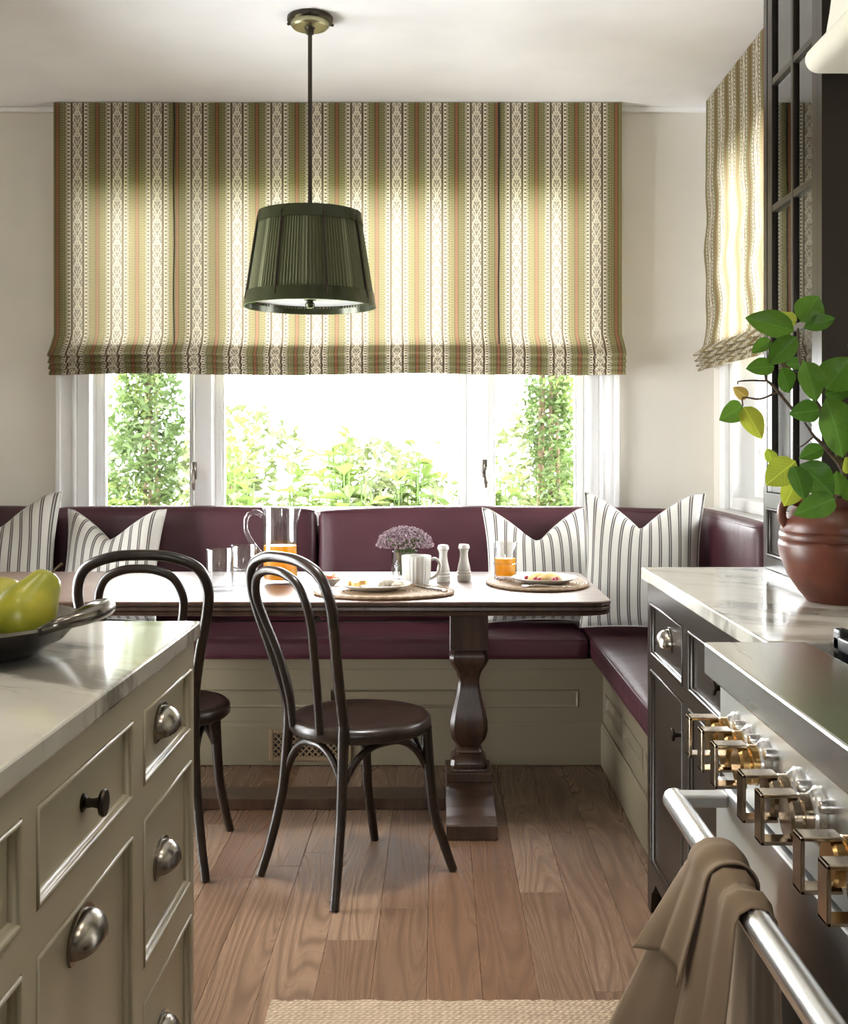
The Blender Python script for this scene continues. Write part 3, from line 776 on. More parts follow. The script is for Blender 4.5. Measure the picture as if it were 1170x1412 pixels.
mb = MB(); mb.lathe([(0, ZC - .065), (.013, ZC - .062), (.014, ZC - .045), (.02, ZC - .039), (0, ZC - .038)], (lx, ly, 0), 20).build('collar', 'dark_bronze', pl, smooth=True)
zt, zb, rt, rb = 2.062, 1.735, .178, .229
def shade_r(z): return rt + (rb - rt) * (zt - z) / (zt - zb)
# pleated silk: 240 little folds, eight flatter stretches over the ribs
mb = MB(); n = 960; rngs = []
for z in (zt - .012, zt - .10, zt - .20, zb + .02):
    r0 = shade_r(z) - .003; ring = []
    for j in range(n):
        a = 2 * PI * j / n; seg = (a / (PI / 4)) % 1.0; tight = .0036 * (1 if .06 < seg < .94 else .3)
        pr = r0 + tight * math.sin(a * 116 + .9 * math.sin(a * 11)) - .006 * max(0, 1 - abs(seg - .5) * 2) * 0 - .004 * math.sin(PI * seg)
        ring.append((lx + pr * math.cos(a), ly + pr * math.sin(a), z))
    rngs.append(ring)
mb.rings(rngs, True, False); mb.build('pleated_shade', 'lamp_silk', pl, smooth=True, auto=180)
for k in range(8):
    a = k * PI / 4 + .36
    MB().tube([(lx + (shade_r(z) + .0015) * math.cos(a), ly + (shade_r(z) + .0015) * math.sin(a), z) for z in (zt - .02, zb + .02)], .0045, 8).build('rib', 'dark_bronze', pl, smooth=True)
def band(name, z0, z1, off, mat='dark_green_band'):
    mb = MB(); mb.lathe([(shade_r(z0) + off - .006, z0), (shade_r(z0) + off, z0), (shade_r(z1) + off, z1), (shade_r(z1) + off - .006, z1), (shade_r(z0) + off - .006, z0)], (lx, ly, 0), 96)
    b = mb.bm
    return mb.build(name, mat, pl, smooth=True, auto=30)
mm = M('dark_green_band', (.030, .034, .014), .22, .35); MAT['dark_green_band'] = mm.m
def ringband(name, z0, z1, off):
    mb = MB(); pr = [(shade_r(z0) + off - .007, z0), (shade_r(z0) + off, z0), (shade_r(z1) + off, z1), (shade_r(z1) + off - .007, z1), (shade_r(z0) + off - .007, z0)]
    R = [[(lx + r * math.cos(2 * PI * j / 96), ly + r * math.sin(2 * PI * j / 96), z) for j in range(96)] for r, z in pr]
    mb.rings(R, True, False); mb.build(name, 'dark_green_band', pl, smooth=True, auto=30)
ringband('top_band', zt - .042, zt, .003); ringband('bottom_band', zb, zb + .048, .003)
mb = MB(); mb.lathe([(0, zb + .034), (.214, zb + .034), (.214, zb + .028), (0, zb + .026)], (lx, ly, 0), 64); mb.build('diffuser', 'lamp_diffuser', pl, smooth=True, auto=30)
mb = MB(); mb.lathe([(0, zb - .004), (.010, zb - .003), (.017, zb + .006), (.017, zb + .012), (.010, zb + .02), (.022, zb + .025), (0, zb + .027)], (lx, ly, 0), 24); mb.build('finial', 'dark_green_band', pl, smooth=True)

# ================================================================== ISLAND
IX, IY1, IY0 = -.455, 2.135, .30
isl = thing('kitchen_island', 'cream painted kitchen island with cup pulls and beaded drawers', 'island', (-.95, 1.2, 0))
MB().box(-1.45, IX - .03, IY0, IY1 - .004, .09, .886).build('carcass', 'greige_paint', isl)
MB().box(-1.40, IX - .07, IY0 + .05, IY1 - .05, .002, .09).build('toe_kick', 'dark_paint', isl)
ops_i = []
cols = [(1.768, 2.112, [(.722, .841), (.439, .672), (.13, .387)]), (1.296, 1.706, [(.721, .841), (.13, .670)]), (.842, 1.250, [(.721, .844), (.13, .673)]), (.40, .796, [(.721, .844), (.13, .673)])]
for a0, a1, rows in cols:
    for b0, b1 in rows: ops_i.append((a0, a1, b0, b1))
oI, uI, vI, nI = (IX, 0, 0), (0, 1, 0), (0, 0, 1), (1, 0, 0)
mb = MB(); face_frame(mb, oI, uI, vI, nI, IY0, IY1, .09, .886, ops_i, .03); mb.build('face_frame', 'greige_paint', isl)
def cup_pull(leaf, x, y, z, sgn=1, w=.046, mat='pull_metal'):
    """half-domed bin pull with flat back plate, opening downwards; sgn = direction it sticks out along X"""
    mb = MB(); R = []; n = 20
    for i in range(9):
        t = i / 8 * PI / 2; ring = []
        for j in range(n + 1):
            a = -.35 + (PI + .7) * j / n
            ry, rz_ = w * math.cos(t), .034 * math.cos(t)
            ring.append((x + sgn * (.004 + .030 * math.sin(t)), y + ry * math.cos(a), z - .008 + rz_ * math.sin(a)))
        R.append(ring)
    mb.rings(R, False); 
    R2 = [[(p[0] - sgn * .003, y + (p[1] - y) * .93, z + (p[2] - z) * .93) for p in r] for r in R]; mb.rings(R2, False)
    p = mb.build('cup_pull', mat, leaf, smooth=True, auto=60)
    mb = MB(); pts = [(y + (w + .005) * math.cos(-.5 + (PI + 1.0) * j / 24), z - .008 + .039 * math.sin(-.5 + (PI + 1.0) * j / 24)) for j in range(25)]
    mb.prism(pts, 'X', x, x + sgn * .0045); mb.build('back_plate', mat, leaf, smooth=True, auto=40)
def t_knob(leaf, x, y, z, sgn=1, k=1.0, mat='dark_bronze'):
    mb = MB(); mb.lathe([(0, -.001), (.010 * k, 0), (.010 * k, .003), (.0055 * k, .006), (.0048 * k, .014), (.006 * k, .021), (.0135 * k, .0245), (.0145 * k, .028), (.0135 * k, .031), (0, .032)], (x, y, z), 20, 'X' if sgn > 0 else '-X')
    mb.build('knob', mat, leaf, smooth=True, auto=40)
for a0, a1, rows in cols:
    for i, (b0, b1) in enumerate(rows):
        door = b1 - b0 > .4
        leaf = panel_front('door' if door else 'drawer_front', isl, 'greige_paint', oI, uI, vI, nI, a0, a1, b0, b1, .011, .013)
        X = IX - .011; c = (a0 + a1) / 2
        if door: cup_pull(leaf, X, c - .01, .618, 1, .052)
        elif a1 > 1.75: cup_pull(leaf, X, c - .015, (b0 + b1) / 2 + .005)
        else: t_knob(leaf, X, c, (b0 + b1) / 2, 1, 1.25)
tag(MB().box(-1.50, -.4465, .25, 2.157, .888, .920, .004).build('island_worktop', 'marble'), 'white grey veined marble worktop on the cream island', 'worktop')

# ---- dish and pears
dc = Vector((-.830, 1.80, .9205))
ds = thing('oval_dish', 'dark pewter oval dish with curled handle holding pears', 'dish', dc)
mb = MB(); mb.lathe([(0, .004), (.15, .004), (.19, .010), (.23, .034), (.252, .054), (.262, .057), (.264, .052), (.255, .046), (.235, .024), (.195, .002), (.0, .0)], (0, 0, 0), 56, sx=1, sy=.86)
mb.build('bowl', 'pewter', ds, smooth=True, auto=50, loc=L0)
for sx in (-1, 1):
    pts = cr([(sx * .232, .085, .050), (sx * .262, .085, .064), (sx * .296, .05, .071), (sx * .305, 0, .072), (sx * .296, -.05, .069), (sx * .262, -.085, .062), (sx * .232, -.085, .050)], 6)
    MB().tube(pts, [.007 + .006 * math.sin(PI * k / (len(pts) - 1)) for k in range(len(pts))], 12).build('handle', 'pewter', ds, smooth=True, loc=L0)
def pear(label, loc, rot, s=1.0):
    root = thing('pear', label, 'pear', loc, group='green pears in the pewter dish'); root.rotation_euler = rot
    mb = MB(); prof = [(0, -.046), (.014, -.047), (.030, -.041), (.040, -.027), (.0435, -.010), (.041, .008), (.034, .025), (.027, .040), (.0225, .052), (.017, .060), (.008, .064), (0, .064)]
    mb.lathe([(r * s, h * s) for r, h in prof], (0, 0, 0), 28, mod=lambda a, h: 1 + .03 * math.sin(2 * a + 1) + .02 * math.sin(3 * a + h * 30)); mb.build('flesh', 'pear_skin', root, smooth=True, auto=180, loc=L0)
    MB().tube([(0, 0, .060 * s), (.002, 0, .072 * s), (.006, .002, .084 * s)], [.0025, .002, .0028], 6).build('stem', 'bark', root, smooth=True, loc=L0)
    MB().lathe([(0, -.047 * s), (.006, -.048 * s), (.007, -.044 * s), (0, -.042 * s)], n=10).build('calyx', 'bark', root, loc=L0)
pear('upright leaning green pear at the right end of the dish', (-.660, 1.835, .985), (-.35, .55, .2), 1.12)
pear('yellow green pear lying with its dark calyx facing out', (-.742, 1.93, .985), (1.45, 0, .20), 1.05)
pear('green pear half hidden low in the dish beside the upright one', (-.775, 1.755, .975), (1.2, .4, 2.4), .9)
pear('green pear lying deep in the middle of the dish', (-.880, 1.83, .972), (1.4, .2, -1.0), 1.0)
pear('green pear at the far rim of the dish', (-.985, 1.87, .984), (1.3, .3, .8), .95)

# ================================================================== RIGHT CABINETS
KX = .572; KY1, KY0 = 3.10, 1.932
cab = thing('base_cabinet', 'dark brown painted base cabinets under the marble counter', 'cabinet', (.9, 2.5, 0))
MB().box(KX + .03, XW - .004, KY0, KY1 - .004, .10, .886).build('carcass', 'dark_paint', cab)
MB().box(KX + .075, XW - .01, KY0 + .004, KY1 - .05, .002, .10).build('toe_kick', 'dark_recess', cab)
mb = MB(); mb.prism([(KY1, .002), (KY1, .10), (KY1 - .11, .10), (KY1 - .085, .075), (KY1 - .06, .06), (KY1 - .05, .03), (KY1 - .045, .002)], 'X', KX, KX + .05); mb.build('bracket_foot', 'dark_paint', cab)
ops_k = [(2.655, 3.06, .690, .832), (2.655, 3.06, .135, .655), (1.975, 2.60, .690, .832), (2.30, 2.60, .135, .655), (1.975, 2.262, .135, .655)]
oK, uK, vK, nK = (KX, 0, 0), (0, 1, 0), (0, 0, 1), (-1, 0, 0)
mb = MB(); face_frame(mb, oK, uK, vK, nK, KY0, KY1, .10, .886, ops_k, .03); mb.build('face_frame', 'dark_paint', cab)
for i, op in enumerate(ops_k):
    leaf = panel_front('drawer_front' if op[2] > .5 else 'door', cab, 'dark_paint', oK, uK, vK, nK, *op, .010, .014)
    X = KX + .010
    if i == 0: cup_pull(leaf, X, 2.86, .765, -1, .042)
    elif i == 2: t_knob(leaf, X, 2.29, .765, -1, 1.1)
    elif i == 1: t_knob(leaf, X, 2.69, .57, -1, 1.1)
    elif i == 3: t_knob(leaf, X, 2.56, .40, -1, 1.1)
    else: t_knob(leaf, X, 2.01, .57, -1, 1.1)
tag(MB().box(.557, XW - .004, KY0 - .003, 3.115, .888, .920, .004).build('counter_worktop', 'marble'), 'white veined marble counter on the dark brown cabinets', 'worktop')

# ---- glazed wall cabinet standing on the counter
HX, HY1, HY0 = .888, 3.105, 2.635
hu = thing('glazed_cabinet', 'tall dark brown cabinet with glass panes standing on the counter', 'cabinet', (1.05, 2.87, .9205))
mb = MB(); zt_ = ZC - .004
mb.box(HX + .022, XW - .004, HY1 - .02, HY1, .9215, zt_); mb.box(HX + .022, XW - .004, HY0, HY0 + .02, .9215, zt_)
mb.box(XW - .02, XW - .004, HY0 + .02, HY1 - .02, .9215, zt_); mb.box(HX + .022, XW - .02, HY0 + .02, HY1 - .02, zt_ - .02, zt_)
mb.box(HX + .022, XW - .02, HY0 + .02, HY1 - .02, .9215, .9415); mb.box(HX + .022, XW - .02, HY0 + .02, HY1 - .02, 1.098, 1.118)
mb.build('carcass', 'dark_paint', hu)
for z in (1.545, 1.88, 2.216): MB().box(HX + .04, XW - .02, HY0 + .021, HY1 - .021, z - .009, z + .009).build('shelf', 'dark_paint', hu)
oH, uH, vH, nH = (HX, 0, 0), (0, 1, 0), (0, 0, 1), (-1, 0, 0)
mb = MB(); face_frame(mb, oH, uH, vH, nH, HY0, HY1, .9215, zt_, [(HY0 + .03, HY1 - .03, .955, 1.085), (HY0 + .03, HY1 - .03, 1.125, zt_ - .05)], .022); mb.build('face_frame', 'dark_paint', hu)
lf = panel_front('drawer_front', hu, 'dark_paint', oH, uH, vH, nH, HY0 + .03, HY1 - .03, .955, 1.085, .009, .012); t_knob(lf, HX + .009, 2.87, 1.02, -1, 1.0)
a0, a1, b0, b1 = HY0 + .032, HY1 - .032, 1.127, zt_ - .052
mb = MB(); win_frame(mb, fX, a0, a1, b0, b1, .042, HX + .001, HX + .021, .002); dr = mb.build('glass_door', 'dark_paint', hu)
mid = 2.862
zs = [b0 + .042, 1.545, 1.88, 2.216, 2.55, b1 - .042]
MB().box(HX + .001, HX + .020, mid - .010, mid + .010, b0 + .04, b1 - .04, .003).build('muntin', 'dark_paint', dr)
for z in zs[1:-1]: MB().box(HX + .002, HX + .019, a0 + .04, a1 - .04, z - .010, z + .010, .003).build('muntin', 'dark_paint', dr)
for z0, z1 in zip(zs[:-1], zs[1:]):
    for y0, y1 in ((a0 + .042, mid - .010), (mid + .010, a1 - .042)):
        MB().box(HX + .010, HX + .013, y0 - .003, y1 + .003, z0 + .006, z1 - .006).build('pane', 'cabinet_glass', dr)
t_knob(dr, HX + .001, HY0 + .05, 1.42, -1, .8)

# ---- hood
hd = thing('range_hood', 'cream plaster range hood with rolled bottom edge', 'hood', (1.0, 1.5, 2.08))
sec = [(XW - .004, 2.085), (.872, 2.085)]
for k in range(9):
    a = -PI / 2 - k * PI * .9 / 8; sec.append((.855 + .030 * math.cos(a), 2.115 + .030 * math.sin(a)))
sec += [(.868, 2.152), (.880, 2.22), (.893, 2.32), (.905, 2.45), (.913, 2.60), (.918, ZC - .004), (XW - .004, ZC - .004)]
mb = MB(); mb.prism(sec, 'Y', .55, 2.56); mb.build('canopy', 'cream_plaster', hd, smooth=True, auto=35)

# ---- range cooker
rg = thing('range_cooker', 'stainless steel range cooker with brass and steel control knobs', 'cooker', (.85, 1.33, 0))
RX = .470; RYA, RYB = .70, 1.925
MB().box(RX + .03, XW - .006, RYA, RYB, .08, .862).build('body', 'steel', rg)
MB().box(RX + .08, XW - .02, RYA + .03, RYB - .03, .002, .08).build('toe_kick', 'black_iron', rg)
mb = MB(); mb.box(.450, .625, RYA, RYB, .866, .920, .004); mb.build('top_rail', 'steel_polished', rg)
MB().box(.626, XW - .05, RYA + .005, RYB - .005, .864, .893, .003).build('hob_well', 'black_iron', rg)
MB().box(XW - .05, XW - .006, RYA, RYB, .864, .955, .004).build('upstand', 'steel', rg)
for k in range(3):
    y0 = RYA + .03 + k * .39; y1 = y0 + .38
    mb = MB(); win_frame(mb, lambda m_, a, b, c, d, e, f, bv: m_.box(a, b, c, d, e, f, bv), .655, 1.165, y0, y1, .018, .915, .938, .003)
    for q in range(1, 4): mb.box(.66, 1.16, y0 + q * .095 - .007, y0 + q * .095 + .007, .918, .937, .003)
    for q in range(1, 3): mb.box(.655 + q * .17 - .007, .655 + q * .17 + .007, y0 + .01, y1 - .01, .918, .936, .003)
    for (fx, fy) in ((.655, y0), (1.145, y0), (.655, y1 - .03), (1.145, y1 - .03)):
        mb.box(fx, fx + .022, fy, fy + .03, .892, .950, .005)
    mb.build('grate', 'black_iron', rg)
    for bx_ in (.78, 1.03):
        mb = MB(); mb.lathe([(0, .893), (.05, .893), (.05, .903), (.036, .905), (.036, .912), (0, .914)], (bx_, (y0 + y1) / 2, 0), 28); mb.build('burner', 'black_iron', rg, smooth=True, auto=30)
mb = MB(); mb.box(RX + .006, RX + .032, RYA + .004, RYB - .004, .703, .864, .003); mb.build('control_panel', 'steel', rg)
mb = MB(); mb.box(RX - .002, RX + .032, RYA + .008, RYB - .008, .10, .697, .005); od = mb.build('oven_door', 'steel', rg)
MB().box(RX - .0035, RX - .001, 1.0, 1.64, .26, .57, .001).build('oven_window', 'black_iron', od)
# handle bar with squared end brackets
hb = MB(); hz, hx = .672, .388
hb.tube([(hx, RYA + .04, hz), (hx, RYB - .055, hz)], .0185, 20); 
bar = hb.build('oven_handle', 'steel_polished', rg, smooth=True, auto=40)
for y in (RYA + .055, RYB - .075):
    mb = MB(); mb.box(hx - .0, RX - .001, y - .017, y + .017, hz - .004, hz + .017, .004); mb.build('bracket', 'steel', bar)
def oven_knob(y, brass):
    X = RX + .006; z = .790
    mb = MB(); mb.lathe([(0, 0), (.036, 0), (.037, .004), (.033, .008), (.030, .014), (.030, .016), (0, .016)], (X, y, z), 36, '-X')
    k = mb.build('knob', 'steel_polished', rg, smooth=True, auto=30); k['label'] = 'oven control knob with squared loop grip'
    body = 'brass' if brass else 'bronze_knob'
    mb = MB(); mb.lathe([(0, .014), (.0285, .014), (.0285, .026), (.0265, .028), (.0285, .030), (.0285, .040), (.026, .044), (0, .044)], (X, y, z), 36, '-X'); mb.build('knob_barrel', body, k, smooth=True, auto=30)
    mb = MB(); w, h, t = .0145, .0315, .0050                          # squared loop
    x0, x1 = X - .043, X - .078
    for (za, zb_) in ((h - t, h), (-h, -h + t)): mb.box(x1, x0 + .012, y - w, y + w, z + za, z + zb_, .0012)
    mb.box(x1, x1 + t, y - w, y + w, z - h, z + h, .0012)
    mb.build('grip', 'bronze_knob', k)
    mb = MB(); mb.lathe([(0, -.001), (.0085, 0), (.0085, .012), (.007, .016), (0, .017)], (X, y - .045, z + .026), 14, '-X'); mb.build('indicator', 'steel_polished', k, smooth=True, auto=40)
for y, br in ((1.815, 1), (1.732, 1), (1.65, 1), (1.502, 0), (1.418, 0), (1.264, 1), (1.18, 0), (1.03, 1), (.945, 0)): oven_knob(y, br)

# ---- tea towel over the handle
tw = thing('tea_towel', 'crumpled tan tea towel hung over the oven handle', 'towel', (hx, 1.48, hz))
def towel(pname, yc, halfw, front, backl, folds, amp, spread, off, lean, flare=0):
    mb = MB(); nu, nv = 40, 44; R0 = .0215 + off; G = []
    for i in range(nv + 1):
        s = i / nv; tot = backl + PI * R0 + front; d = s * tot; row = []
        for j in range(nu + 1):
            u = j / nu * 2 - 1
            if d < backl: x, z, k = R0, -(backl - d), (backl - d) / backl
            elif d < backl + PI * R0:
                a = (d - backl) / R0; x, z, k = R0 * math.cos(a), R0 * math.sin(a), 0
            else: x, z, k = -R0, -(d - backl - PI * R0), (d - backl - PI * R0) / front
            kk = max(0, k); sp = 1 + spread * kk ** .8
            w = math.sin(u * folds * PI + .6) + .35 * math.sin(u * folds * 2.3 * PI + 2)
            amp_ = amp * (.30 + .9 * kk)
            side = -1 if x < 0 else .35
            xx = x + side * (amp_ * (w + .9)) + (-.004 - lean * kk if x < 0 else 0)
            if x < 0 and u > .45: xx -= flare * (u - .45) * kk
            zz = z + (.004 * w if kk == 0 else 0)
            if x > 0 and xx > .072: xx = .072
            row.append(Vector((hx + xx, yc + u * halfw * sp + lean * .6 * kk, hz + zz - .02 * kk * abs(u))))
        G.append(row)
    V = [[mb.bm.verts.new(p) for p in r] for r in G]
    for i in range(nv):
        for j in range(nu): mb.face((V[i][j], V[i][j + 1], V[i + 1][j + 1], V[i + 1][j]))
    o = mb.build(pname, 'towel_cloth', tw, smooth=True, auto=120)
    md = o.modifiers.new('thick', 'SOLIDIFY'); md.thickness = .0028; md.offset = 1
    return o
towel('cloth', 1.485, .105, .36, .26, 2.6, .011, .55, 0, .05, .16)
towel('folded_corner', 1.545, .052, .115, .09, 1.1, .006, .15, .010, .03, .08)

# ================================================================== POTTED PLANT
PY = 2.43; PX = .872
pp = thing('potted_plant', 'leafy green shrub in a round terracotta pot on the marble counter', 'plant', (PX, PY, .9205))
mb = MB(); mb.lathe([(0, 0), (.082, 0), (.086, .006), (.098, .020), (.122, .055), (.138, .095), (.141, .118), (.1395, .128), (.137, .130), (.1395, .133), (.138, .146), (.1355, .148), (.137, .151), (.130, .172), (.115, .192), (.102, .202), (.104, .212), (.108, .219), (.104, .223), (.097, .220), (.094, .205), (.110, .17), (.0, .16)], (0, 0, 0), 56)
pot = mb.build('pot', 'terracotta', pp, smooth=True, auto=50, loc=L0)
for sx in (-1, 1):
    mb = MB(); mb.tube(cr([(sx * .100, 0, .208), (sx * .122, 0, .214), (sx * .136, 0, .200), (sx * .138, 0, .178), (sx * .128, 0, .160)], 5), .0095, 10); mb.build('lug', 'terracotta', pot, smooth=True, loc=L0)
mb = MB(); mb.lathe([(0, .190), (.10, .190), (.10, .184), (0, .18)], n=28); mb.build('soil', 'soil', pp, loc=L0)
lm = MB(); nu, nv = 8, 10; V = []
def lprof(t): return (math.sin(PI * min(1, t ** .82)) ** .75) * (1 if t < .98 else .5)
for i in range(nv + 1):
    t = i / nv; w = .5 * max(.012, lprof(t)) ; row = []
    for j in range(nu + 1):
        s = j / nu * 2 - 1
        row.append(lm.bm.verts.new((s * w, t, .10 * w * 2 * abs(s) ** 1.3 - .16 * t * t + .10 * t + .015 * math.sin(t * 15) * abs(s))))
    V.append(row)
for i in range(nv):
    for j in range(nu): lm.face((V[i][j], V[i][j + 1], V[i + 1][j + 1], V[i + 1][j]))
proto = lm.build('leaf_proto', 'leaf_green', smooth=True, auto=180); LEAF = {}
for nm in ('leaf_green', 'leaf_lime', 'leaf_yellow'):
    me = proto.data.copy(); me.materials.clear(); me.materials.append(MAT[nm]); LEAF[nm] = me
bpy.data.objects.remove(proto)
def cpt(cx, cy, Y): return at(970 + cx / 3.07, 390 + cy / 3.07, Y)
rl = random.Random(3)
def leaf(base, tip, wid, kind='leaf_green', facing=None):
    d = tip - base; L = d.length; y = d.normalized()
    n = facing if facing is not None else Vector((rl.uniform(-.35, .2), -1, rl.uniform(.0, .45)))
    x = y.cross(n).normalized(); z = x.cross(y).normalized()
    m = Matrix((x * wid, y * L, z * L)).transposed().to_4x4(); m.translation = base - Vector(pp.location)
    o = bpy.data.objects.new('leaf', LEAF[kind]); C.objects.link(o); o.parent = pp; o.matrix_basis = m; return o
leaves = [((385,205),(180,145),98,0,2.36),((415,165),(490,55),112,0,2.33),((388,182),(318,125),62,1,2.42),((425,192),(562,148),58,0,2.32),((287,243),(208,295),52,0,2.40),((397,228),(278,345),84,0,2.33),
          ((302,355),(183,362),68,0,2.38),((330,362),(368,467),76,0,2.34),((350,345),(442,345),50,0,2.42),((428,332),(482,503),100,0,2.32),((492,538),(368,555),82,0,2.34),((520,450),(625,315),128,0,2.36),
          ((515,470),(640,450),70,0,2.40),((520,490),(600,740),150,0,2.32),((507,698),(408,742),60,0,2.34),((392,755),(266,855),108,1,2.30),((392,840),(345,945),82,1,2.32),((385,775),(432,918),88,0,2.27),
          ((410,768),(556,900),118,0,2.29),((558,915),(388,980),92,0,2.24),((580,897),(566,798),66,0,2.31),((188,487),(128,442),44,2,2.38),((166,520),(72,580),78,0,2.36),((172,525),(250,660),78,1,2.35),((296,768),(272,700),48,1,2.38),
          ((600,740),(640,800),70,1,2.38),((600,860),(660,920),80,0,2.34),
          ((640,560),(760,480),110,0,2.40),((650,640),(780,700),110,0,2.36),((640,420),(740,330),110,0,2.44),((680,760),(800,840),100,0,2.32),((620,300),(720,240),90,1,2.46),((660,860),(720,960),90,0,2.28)]
kinds = ('leaf_green', 'leaf_lime', 'leaf_yellow')
for (b, t, w, k, Y) in leaves:
    leaf(cpt(*b, Y), cpt(*t, Y - rl.uniform(-.03, .04)), w / 3.07 * Y / 1575 * 1.22, kinds[k])
def stem(pts, r0, r1):
    P = cr(pts, 4); MB().tube(P, [r0 + (r1 - r0) * k / (len(P) - 1) for k in range(len(P))], 7).build('branch', 'branch_bark', pp, smooth=True)
root0 = Vector((PX, PY, 1.095))
fork = cpt(590, 790, 2.40)
stem([root0, cpt(600, 900, 2.41), fork, cpt(500, 680, 2.39), cpt(470, 650, 2.38), cpt(430, 590, 2.37)], .007, .002)
stem([fork, cpt(545, 640, 2.40), cpt(505, 545, 2.38), cpt(440, 440, 2.37), cpt(405, 300, 2.37), cpt(402, 190, 2.36)], .006, .002)
stem([cpt(505, 545, 2.38), cpt(410, 560, 2.38), cpt(300, 440, 2.38), cpt(265, 400, 2.39), cpt(280, 300, 2.39), cpt(292, 215, 2.40)], .004, .0018)
stem([cpt(310, 465, 2.38), cpt(240, 492, 2.38), cpt(172, 485, 2.37), cpt(168, 522, 2.36)], .0025, .0014)
stem([cpt(265, 415, 2.39), cpt(200, 413, 2.39), cpt(150, 418, 2.39), cpt(148, 430, 2.39)], .0022, .0012)
stem([fork, cpt(600, 640, 2.41), cpt(560, 500, 2.41), cpt(525, 450, 2.40), cpt(620, 440, 2.41), cpt(660, 420, 2.43)], .006, .003)
stem([root0, cpt(660, 860, 2.40), cpt(700, 700, 2.40), cpt(660, 560, 2.41), cpt(640, 420, 2.43)], .006, .002)
stem([root0, cpt(500, 905, 2.38), cpt(400, 830, 2.34), cpt(390, 770, 2.32), cpt(300, 765, 2.37)], .0045, .0015)
stem([root0, cpt(580, 905, 2.35), cpt(556, 912, 2.28)], .004, .0018)
stem([cpt(470, 650, 2.38), cpt(420, 690, 2.36), cpt(400, 692, 2.36)], .0022, .001)

# ================================================================== TABLE SETTING
zT = TZ + .0006
def placemat(label, x, y, rz):
    root = thing('placemat', label, 'placemat', (x, y, zT), rz, group='woven oval placemats')
    mb = MB(); mb.lathe([(0, 0), (.97, 0), (.99, .002), (1.0, .005), (.99, .008), (.97, .0085), (0, .0075)], n=64, sx=.232, sy=.178)
    mb.build('woven_disc', 'rattan', root, smooth=True, auto=60, loc=L0)
    for k in range(1):
        pts = [(.229 * math.cos(2 * PI * j / 120), .175 * math.sin(2 * PI * j / 120), .0065 + .0012 * math.sin(j * 2.1)) for j in range(120)]
        MB().tube(pts, .0045, 6, closed=True).build('rim_braid', 'rattan', root, smooth=True, loc=L0)
placemat('woven oval placemat before the sideways bentwood chair', -.175, 3.765, 0)
placemat('woven oval placemat at the table end by the striped pillows', .352, 4.02, PI / 2 + .08)
zM = zT + .0098
def plate(label, x, y, r, z=zM):
    o = MB().lathe([(0, .003), (.55, .003), (.62, .005), (.92, .0165), (1.0, .0195), (1.005, .0175), (.93, .0125), (.62, 0), (0, 0)], n=56); return o
def lathe_plate(label, x, y, r, z=zM):
    mb = MB(); mb.lathe([(0, .004), (.55 * r, .004), (.64 * r, .006), (.93 * r, .0175), (r, .0205), (r * 1.005, .018), (.93 * r, .0135), (.64 * r, 0), (0, 0)], n=56)
    o = mb.build('plate', 'ceramic', smooth=True, auto=60, loc=(x, y, z)); return tag(o, label, 'plate', 'breakfast plates')
lathe_plate('white breakfast plate with orange wedges beside the ribbed mug', -.205, 3.80, .120)
lathe_plate('white breakfast plate with melon slices beside the juice glass', .375, 3.98, .112)
def wedge(name, label, cat, loc, rz, r, ang, h, mat, group=None, pitch=0):
    """a cut segment with a curved rind side"""
    mb = MB(); n = 10; R = []
    for k in range(n + 1):
        a = -ang / 2 + ang * k / n; c, s = math.cos(a), math.sin(a)
        R.append([(r * c * .97, r * s, 0), (r * c, r * s, h * .35), (r * c * .93, r * s * .95, h), (r * c * .35, r * s * .55, h * .9), (r * c * .3, r * s * .5, h * .1)])
    mb.rings(R); o = mb.build(name, mat, smooth=True, auto=40, loc=loc); o.rotation_euler = (pitch, 0, rz); return tag(o, label, cat, group)
zP = zM + .0062
rf = random.Random(5)
for k, (dx, dy) in enumerate(((-.068, .0), (-.035, .022), (-.04, -.02))):
    wedge('orange_wedge', ('orange wedge at the left of its plate', 'orange wedge at the back of its plate', 'orange wedge lying at the front of its plate')[k], 'fruit', (-.205 + dx - .01, 3.80 + dy, zP), 1.2 + k * .9, .030, 2.0, .020, 'croissant', 'orange wedges on the left breakfast plate')
def roll(name, label, cat, loc, rz, L, r, mat, group=None):
    pts = cr([(-L / 2, -.25 * L, r * .5), (-L / 4, -.05 * L, r * .9), (0, 0, r), (L / 4, -.05 * L, r * .9), (L / 2, -.25 * L, r * .5)], 4); n = len(pts)
    mb = MB(); mb.tube(pts, [max(.003, r * (math.sin(PI * (k + .7) / (n + .4)) ** .6) * (1 + .06 * (k % 3 == 0))) for k in range(n)], 10)
    o = mb.build(name, mat, smooth=True, auto=70, loc=loc); o.rotation_euler = (0, 0, rz); return tag(o, label, cat, group)
roll('bread_roll', 'pale seeded bread piece on the plate with orange wedges', 'bread', (-.165, 3.81, zP), .3, .075, .0125, 'egg_white')
roll('bread_roll', 'smaller pale bread piece at the rim of the orange wedge plate', 'bread', (-.125, 3.782, zP + .003), -.4, .045, .010, 'egg_white')
mb = MB(); mb.lathe([(0, 0), (.024, 0), (.027, .004), (.045, .020), (.049, .030), (.046, .0305), (.042, .020), (.022, .006), (0, .006)], n=36)
tag(mb.build('small_bowl', 'ceramic', smooth=True, auto=60, loc=(-.380, 3.95, zT)), 'small white bowl of red orange segments left of the plate', 'bowl')
for k in range(4):
    a = k * PI / 2 + .3
    wedge('grapefruit_segment', 'red orange grapefruit segment heaped in the small bowl', 'fruit', (-.380 + .016 * math.cos(a), 3.95 + .016 * math.sin(a), zT + .017), a, .024, 2.2, .022, 'grapefruit', 'grapefruit segments in the small bowl', .25)
